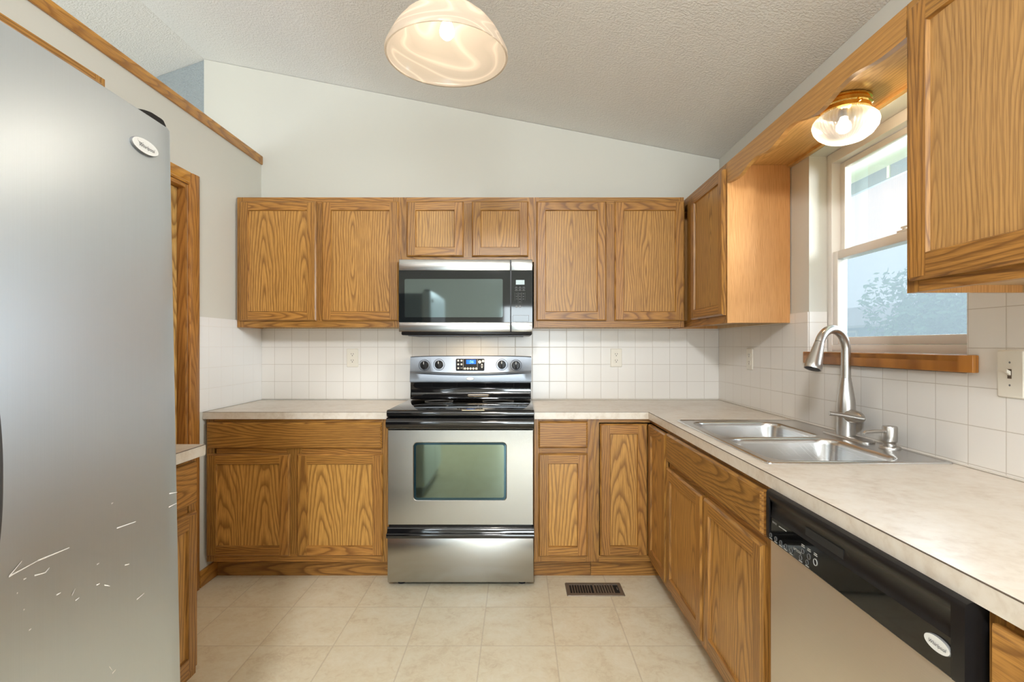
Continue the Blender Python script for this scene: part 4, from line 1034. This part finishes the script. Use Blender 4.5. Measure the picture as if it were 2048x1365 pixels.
m.tube([lv0, lv0 + Vector((-0.03, 0.006, 0.005)), lv0 + Vector((-0.075, 0.012, 0.014)), lv0 + Vector((-0.115, 0.016, 0.019))], [0.0085, 0.0085, 0.0075, 0.008], 14)
m.build('lever_handle', 'nickel', fa, angle=50)
sx_, sy_ = 1.252, 1.768
so = thing('soap_dispenser', 'short brushed nickel soap dispenser to the right of the faucet', 'soap dispenser', (sx_, sy_, fz_))
m = MB(); m.lathe([(0.032, 0), (0.032, 0.004), (0.029, 0.008), (0.0, 0.008)], (sx_, sy_, fz_), 30, 0, 'z', True); m.build('base_flange', 'nickel', so, angle=40)
m = MB(); m.lathe([(0.018, 0.0085), (0.0175, 0.014), (0.019, 0.020), (0.0215, 0.022), (0.0225, 0.026), (0.0225, 0.070), (0.021, 0.0745), (0.0, 0.075)], (sx_, sy_, fz_), 30, 0, 'z', True); m.build('pump_head', 'nickel', so, angle=40)
m = MB(); zz_ = fz_ + 0.0585
m.tube([(sx_ - 0.015, sy_ - 0.004, zz_), (sx_ - 0.06, sy_ - 0.012, zz_), (sx_ - 0.094, sy_ - 0.018, zz_ - 0.001), (sx_ - 0.102, sy_ - 0.02, zz_ - 0.007)], [0.0062, 0.006, 0.0055, 0.004], 12); m.build('nozzle', 'nickel', so, angle=50)

# ------------------------------------------------------------------ outlets and switch
def plate(m, mp, hw=0.037, hh=0.059):
    P = lambda s, w: [mp(a, b, w) for a, b in rrect(0, 0, hw * s[0], hh * s[1], 0.004, 3)]
    m.loft([P((1, 1), 0.0), P((1, 1), 0.003), P((0.93, 0.96), 0.006)], 0, True, False, True)
def outlet(mp, loc, label):
    t = thing('wall_outlet', label, 'outlet', loc, 'wall outlets')
    m = MB(); plate(m, mp); m.build('cover_plate', 'ivory', t, angle=40)
    for s in (1, -1):
        m = MB(); c = s * 0.0205
        R = [(a, b + c) for a, b in rrect(0, 0, 0.0165, 0.0145, 0.010, 5)]
        m.loft([[mp(a, b, 0.0058) for a, b in R], [mp(a, b, 0.0078) for a, b in R]], 0, True, False, True)
        for x in (-0.0065, 0.0065): m.face([mp(x - 0.0014, c + 0.001, 0.0081), mp(x + 0.0014, c + 0.001, 0.0081), mp(x + 0.0014, c + 0.009, 0.0081), mp(x - 0.0014, c + 0.009, 0.0081)], 1)
        m.face([mp(0.003 * cos(k), c - 0.0065 + 0.003 * sin(k), 0.0081) for k in [i * pi / 4 for i in range(8)]], 1)
        m.build('socket', ['ivory', 'dark_ink'], t, angle=30)
    return t
yo = D - 0.0065
outlet(lambda u, v, w: (-1.070 + u, yo - w, 1.186 + v), (-1.070, yo, 1.186), 'ivory duplex outlet on the tile left of the stove')
outlet(lambda u, v, w: (0.635 + u, yo - w, 1.186 + v), (0.635, yo, 1.186), 'ivory duplex outlet on the back tile right of the stove')
xo = XR - 0.0065
outlet(lambda u, v, w: (xo - w, 2.935 - u, 1.190 + v), (xo, 2.935, 1.190), 'ivory duplex outlet on the right wall tile below the narrow cabinet')
sw_ = thing('light_switch', 'ivory toggle light switch on the tile at the right edge, past the window', 'light switch', (xo, 1.380, 1.190))
mps = lambda u, v, w: (xo - w, 1.380 - u, 1.190 + v)
m = MB(); plate(m, mps, 0.038, 0.063)
for s in (1, -1): m.face([mps(0.003 * cos(k), s * 0.030 + 0.003 * sin(k), 0.0063) for k in [i * pi / 4 for i in range(8)]], 1)
m.build('cover_plate', ['ivory', 'dim_mark'], sw_, angle=40)
m = MB(); m.mbox(mps, -0.0055, 0.0055, -0.0125, 0.0125, 0.0055, 0.0072, 1); 
m.loft([[mps(a, b + 0.001, 0.006) for a, b in rrect(0, 0, 0.0042, 0.006, 0.001, 2)], [mps(a, b + 0.009, 0.017) for a, b in rrect(0, 0, 0.0036, 0.004, 0.001, 2)]], 0, True, False, True)
m.build('toggle', ['ivory', 'grey_seam'], sw_)

# ------------------------------------------------------------------ floor register
rgx0, rgx1, rgy0, rgy1 = 0.248, 0.542, 2.646, 2.792
rv = thing('floor_register', 'taupe metal floor vent register in front of the corner cabinet', 'floor vent', ((rgx0 + rgx1) / 2, (rgy0 + rgy1) / 2, 0))
m = MB(); cx, cy, hx, hy = (rgx0 + rgx1) / 2, (rgy0 + rgy1) / 2, (rgx1 - rgx0) / 2, (rgy1 - rgy0) / 2
m.loft([at(rrect(cx, cy, hx, hy, 0.006), 0.0005), at(rrect(cx, cy, hx - 0.002, hy - 0.002, 0.006), 0.004), at(rrect(cx, cy, hx - 0.018, hy - 0.018, 0.003), 0.006), at(rrect(cx, cy, hx - 0.020, hy - 0.024, 0.002), 0.0055), at(rrect(cx, cy, hx - 0.020, hy - 0.024, 0.002), 0.001)], 0)
m.face(at(rrect(cx, cy, hx - 0.020, hy - 0.024, 0.002), 0.0012), 1)
m.box(cx - 0.006, cx + 0.004, rgy0 + 0.02, rgy1 - 0.02, 0.0035, 0.006, 0)
m.build('frame', ['register', 'black_matte'], rv, angle=30)
for i in range(18):
    x = rgx0 + 0.030 + i * 0.0135
    if abs(x - cx) < 0.010 or i == 17: continue
    m = MB(); k = 0.006 if x < cx else -0.006
    m.face([(x, rgy0 + 0.024, 0.0052), (x, rgy1 - 0.024, 0.0052), (x + k, rgy1 - 0.024, 0.0014), (x + k, rgy0 + 0.024, 0.0014)]); m.box(x - 0.001, x + 0.001, rgy0 + 0.024, rgy1 - 0.024, 0.0046, 0.0056)
    m.build('louver', 'register', rv, smooth=False)
m = MB(); m.box(rgx1 - 0.031, rgx1 - 0.026, cy - 0.012, cy + 0.012, 0.003, 0.0085, 0, 0.001); m.build('damper_lever', 'register', rv)

# ------------------------------------------------------------------ lamps
def point(name, loc, watts, col, r, par):
    d = bpy.data.lights.new(name, 'POINT'); d.energy = watts; d.color = col; d.shadow_soft_size = r
    o = bpy.data.objects.new(name, d); COL.objects.link(o); o.location = Vector(loc) - wloc(par); o.parent = par
PX, PY, PZr, PR = -0.213, 1.575, 2.128, 0.182
pd = thing('pendant_lamp', 'hanging pendant lamp with swirled white glass bell shade at the top centre', 'lamp', (PX, PY, PZr))
prof = [(0.181, 0.0), (0.183, 0.004), (0.182, 0.012), (0.175, 0.028), (0.165, 0.048), (0.151, 0.072), (0.132, 0.096), (0.107, 0.118), (0.077, 0.134), (0.045, 0.143), (0.022, 0.145)]
pr2 = [(r - 0.005, h + (0.001 if i == 0 else -0.004 if i > 6 else 0)) for i, (r, h) in enumerate(prof)]
m = MB(); m.lathe(pr2[::-1] + prof, (PX, PY, PZr), 64, 0); m.build('lamp_shade', 'alabaster', pd, angle=60)
m = MB(); m.lathe([(0.0, 0.139), (0.03, 0.139), (0.032, 0.149), (0.026, 0.18), (0.012, 0.195), (0.006, 0.20), (0.006, ceil_z(PX) - PZr - 0.045)], (PX, PY, PZr), 24, 0)
m.lathe([(0.014, 0.115), (0.014, 0.139)], (PX, PY, PZr), 20, 0, 'z', True)
m.build('stem', 'nickel', pd, angle=40)
m = MB(); m.lathe([(0.006, -0.05), (0.03, -0.045), (0.06, -0.03), (0.065, 0.012), (0.0, 0.012)], (PX, PY, ceil_z(PX) - 0.002), 32, 0); m.build('ceiling_canopy', 'nickel', pd, angle=40)
m = MB(); m.lathe([(0.0, 0.055), (0.012, 0.058), (0.021, 0.068), (0.023, 0.079), (0.019, 0.095), (0.013, 0.109), (0.012, 0.115)], (PX, PY, PZr), 24, 0); m.build('bulb', 'bulb', pd, angle=60)
point('pendant_light', (PX, PY, PZr + 0.055), 1.8, (1.0, 0.88, 0.73), 0.04, pd)

GX_, GY_ = -0.30, -0.90; GZ_ = ceil_z(GX_) - 0.004
kl = thing('ceiling_light', 'added round white glass ceiling light, unseen behind the camera, for overhead fill', 'lamp', (GX_, GY_, GZ_))  # added fixture out of view; its point light fills the kitchen from above
m = MB(); m.lathe([(0.0, 0.0), (0.19, -0.035), (0.19, -0.055), (0.0, -0.055)], (GX_, GY_, GZ_), 40, 0); m.build('lamp_base', 'nickel', kl, angle=40)
m = MB(); m.lathe([(0.18, -0.056), (0.176, -0.085), (0.15, -0.115), (0.10, -0.138), (0.04, -0.147), (0.0, -0.148)], (GX_, GY_, GZ_), 40, 0); m.build('glass_bowl', 'alabaster', kl, angle=60)
point('added_fill_light', (GX_, GY_, GZ_ - 0.30), 105, (0.95, 0.97, 0.985), 0.16, kl)
QX, QY, QZ = 1.150, 1.845, 2.1275
fl = thing('ceiling_light', 'brass flush light with ribbed glass bowl under the valance above the window', 'lamp', (QX, QY, QZ))
m = MB(); m.lathe([(0.0, -0.0003), (0.078, -0.0003), (0.082, -0.004), (0.082, -0.009), (0.076, -0.012), (0.076, -0.019), (0.082, -0.022), (0.083, -0.028), (0.078, -0.031), (0.078, -0.044), (0.072, -0.046), (0.0, -0.046)], (QX, QY, QZ), 48, 0)
m.build('brass_base', 'brass', fl, angle=40)
for k in range(3):
    a = 0.5 + k * 2 * pi / 3
    m = MB(); m.tube([(QX + 0.077 * cos(a), QY + 0.077 * sin(a), QZ - 0.038), (QX + 0.092 * cos(a), QY + 0.092 * sin(a), QZ - 0.038)], 0.0035, 10); m.build('thumb_screw', 'brass', fl)
m = MB()
m.lathe([(0.070, -0.040), (0.071, -0.050), (0.088, -0.058), (0.099, -0.070), (0.1025, -0.084), (0.098, -0.102), (0.084, -0.122), (0.062, -0.138), (0.035, -0.147), (0.012, -0.150), (0.0, -0.150)], (QX, QY, QZ), 216, 0, rib=0.022, nrib=54)
m.build('glass_bowl', 'ribbed', fl, angle=60)
m = MB(); m.tube([(QX - 0.01, QY, QZ - 0.0465), (QX - 0.012, QY - 0.01, QZ - 0.07)], 0.014, 14); m.build('socket', 'white_badge', fl)
m = MB(); m.lathe([(0.012, -0.070), (0.016, -0.078), (0.024, -0.094), (0.024, -0.106), (0.014, -0.118), (0.0, -0.120)], (QX - 0.012, QY - 0.01, QZ), 20, 0); m.build('bulb', 'bulb', fl, angle=60)
point('window_light', (QX, QY, QZ - 0.095), 6.5, (1.0, 0.76, 0.50), 0.02, fl)
a = area_light('microwave_task_light', (-0.28, MY + 0.14, 1.312), (0, 0, 0), 0.14, 0.05, 0.9, (1.0, 0.74, 0.45))

# ------------------------------------------------------------------ outdoors, beyond the glass
random.seed(5)
m = MB(); m.box(1.6, 40, -20, 60, -0.75, -0.6); structure(m.build('ground', 'grass', smooth=False))
m = MB(); m.box(1.47, 2.0, -1, 9, 2.236, 2.26, 0); m.box(2.0, 2.02, -1, 9, 2.166, 2.27, 1)
for y in [0.3 + 0.42 * i for i in range(20)]: m.box(1.994, 2.0, y, y + 0.02, 2.17, 2.235, 0)
structure(m.build('roof_eave', ['eave', 'fascia'], smooth=False))
hs = thing('neighbor_house', 'single-storey blue-grey house seen through the lower window pane', 'house', (17, 25.5, -0.6))
m = MB(); m.box(14, 20, 19.8, 31, -0.6, 2.02); m.build('siding_walls', 'siding', hs, smooth=False)
m = MB(); m.prism([(13.5, 1.98), (17.0, 3.1), (20.5, 1.98), (20.5, 2.08), (17.0, 3.2), (13.5, 2.08)], lambda p, q, a: (p, a, q), 19.4, 31.4); m.build('roof', 'shingle', hs, smooth=False)
for y in (21.6, 24.6):
    m = MB(); m.box(13.93, 13.995, y, y + 1.0, 0.7, 1.9, 0); m.box(13.92, 13.94, y + 0.08, y + 0.47, 0.8, 1.8, 1); m.box(13.92, 13.94, y + 0.53, y + 0.92, 0.8, 1.8, 1); m.build('window', ['vinyl', 'siding'], hs, smooth=False)
m = MB(); m.box(13.93, 14.0, 19.8, 19.95, -0.6, 1.98); m.build('corner_trim', 'vinyl', hs, smooth=False)
def leaves(m, c, rad, n, size, lumps, mat=0):
    C = []
    for _ in range(lumps):
        q = Vector((random.gauss(0, 1), random.gauss(0, 1), random.gauss(0, 1))).normalized() * random.uniform(0.2, 0.85)
        C.append((q, random.uniform(0.28, 0.45)))
    for _ in range(n):
        o, r = random.choice(C); d = Vector((random.gauss(0, 1), random.gauss(0, 1), random.gauss(0, 1))).normalized() * r * random.uniform(0.5, 1.0) ** 0.5
        p = o + d; p = Vector(c) + Vector((p.x * rad[0], p.y * rad[1], p.z * rad[2]))
        a = Vector((random.gauss(0, 1), random.gauss(0, 1), random.gauss(0, 1))).normalized(); b = a.orthogonal().normalized(); s = size * random.uniform(0.6, 1.3)
        m.face([p - a * s, p + b * s * 0.5, p + a * s, p - b * s * 0.5], mat)
tr = thing('tree', 'leafy green tree outside the sink window', 'tree', (9.0, 11.6, -0.6))
m = MB(); leaves(m, (9.1, 11.2, 2.05), (1.15, 1.65, 2.0), 9000, 0.075, 32); f = m.build('foliage', 'leaf', tr, recalc=False, smooth=False)
m = MB(); m.tube([(9.0, 11.6, -0.62), (9.05, 11.6, 0.6), (8.95, 11.65, 1.6), (9.1, 11.5, 2.6)], [0.16, 0.13, 0.09, 0.04], 10); m.build('trunk', 'bark', tr)
hd = thing('hedge', 'low bright green hedge below the tree outside the window', 'hedge', (7.0, 8.6, -0.6))
m = MB(); leaves(m, (7.0, 8.6, 0.55), (0.7, 1.8, 0.85), 2600, 0.05, 14); m.build('foliage', 'leaf2', hd, recalc=False, smooth=False)
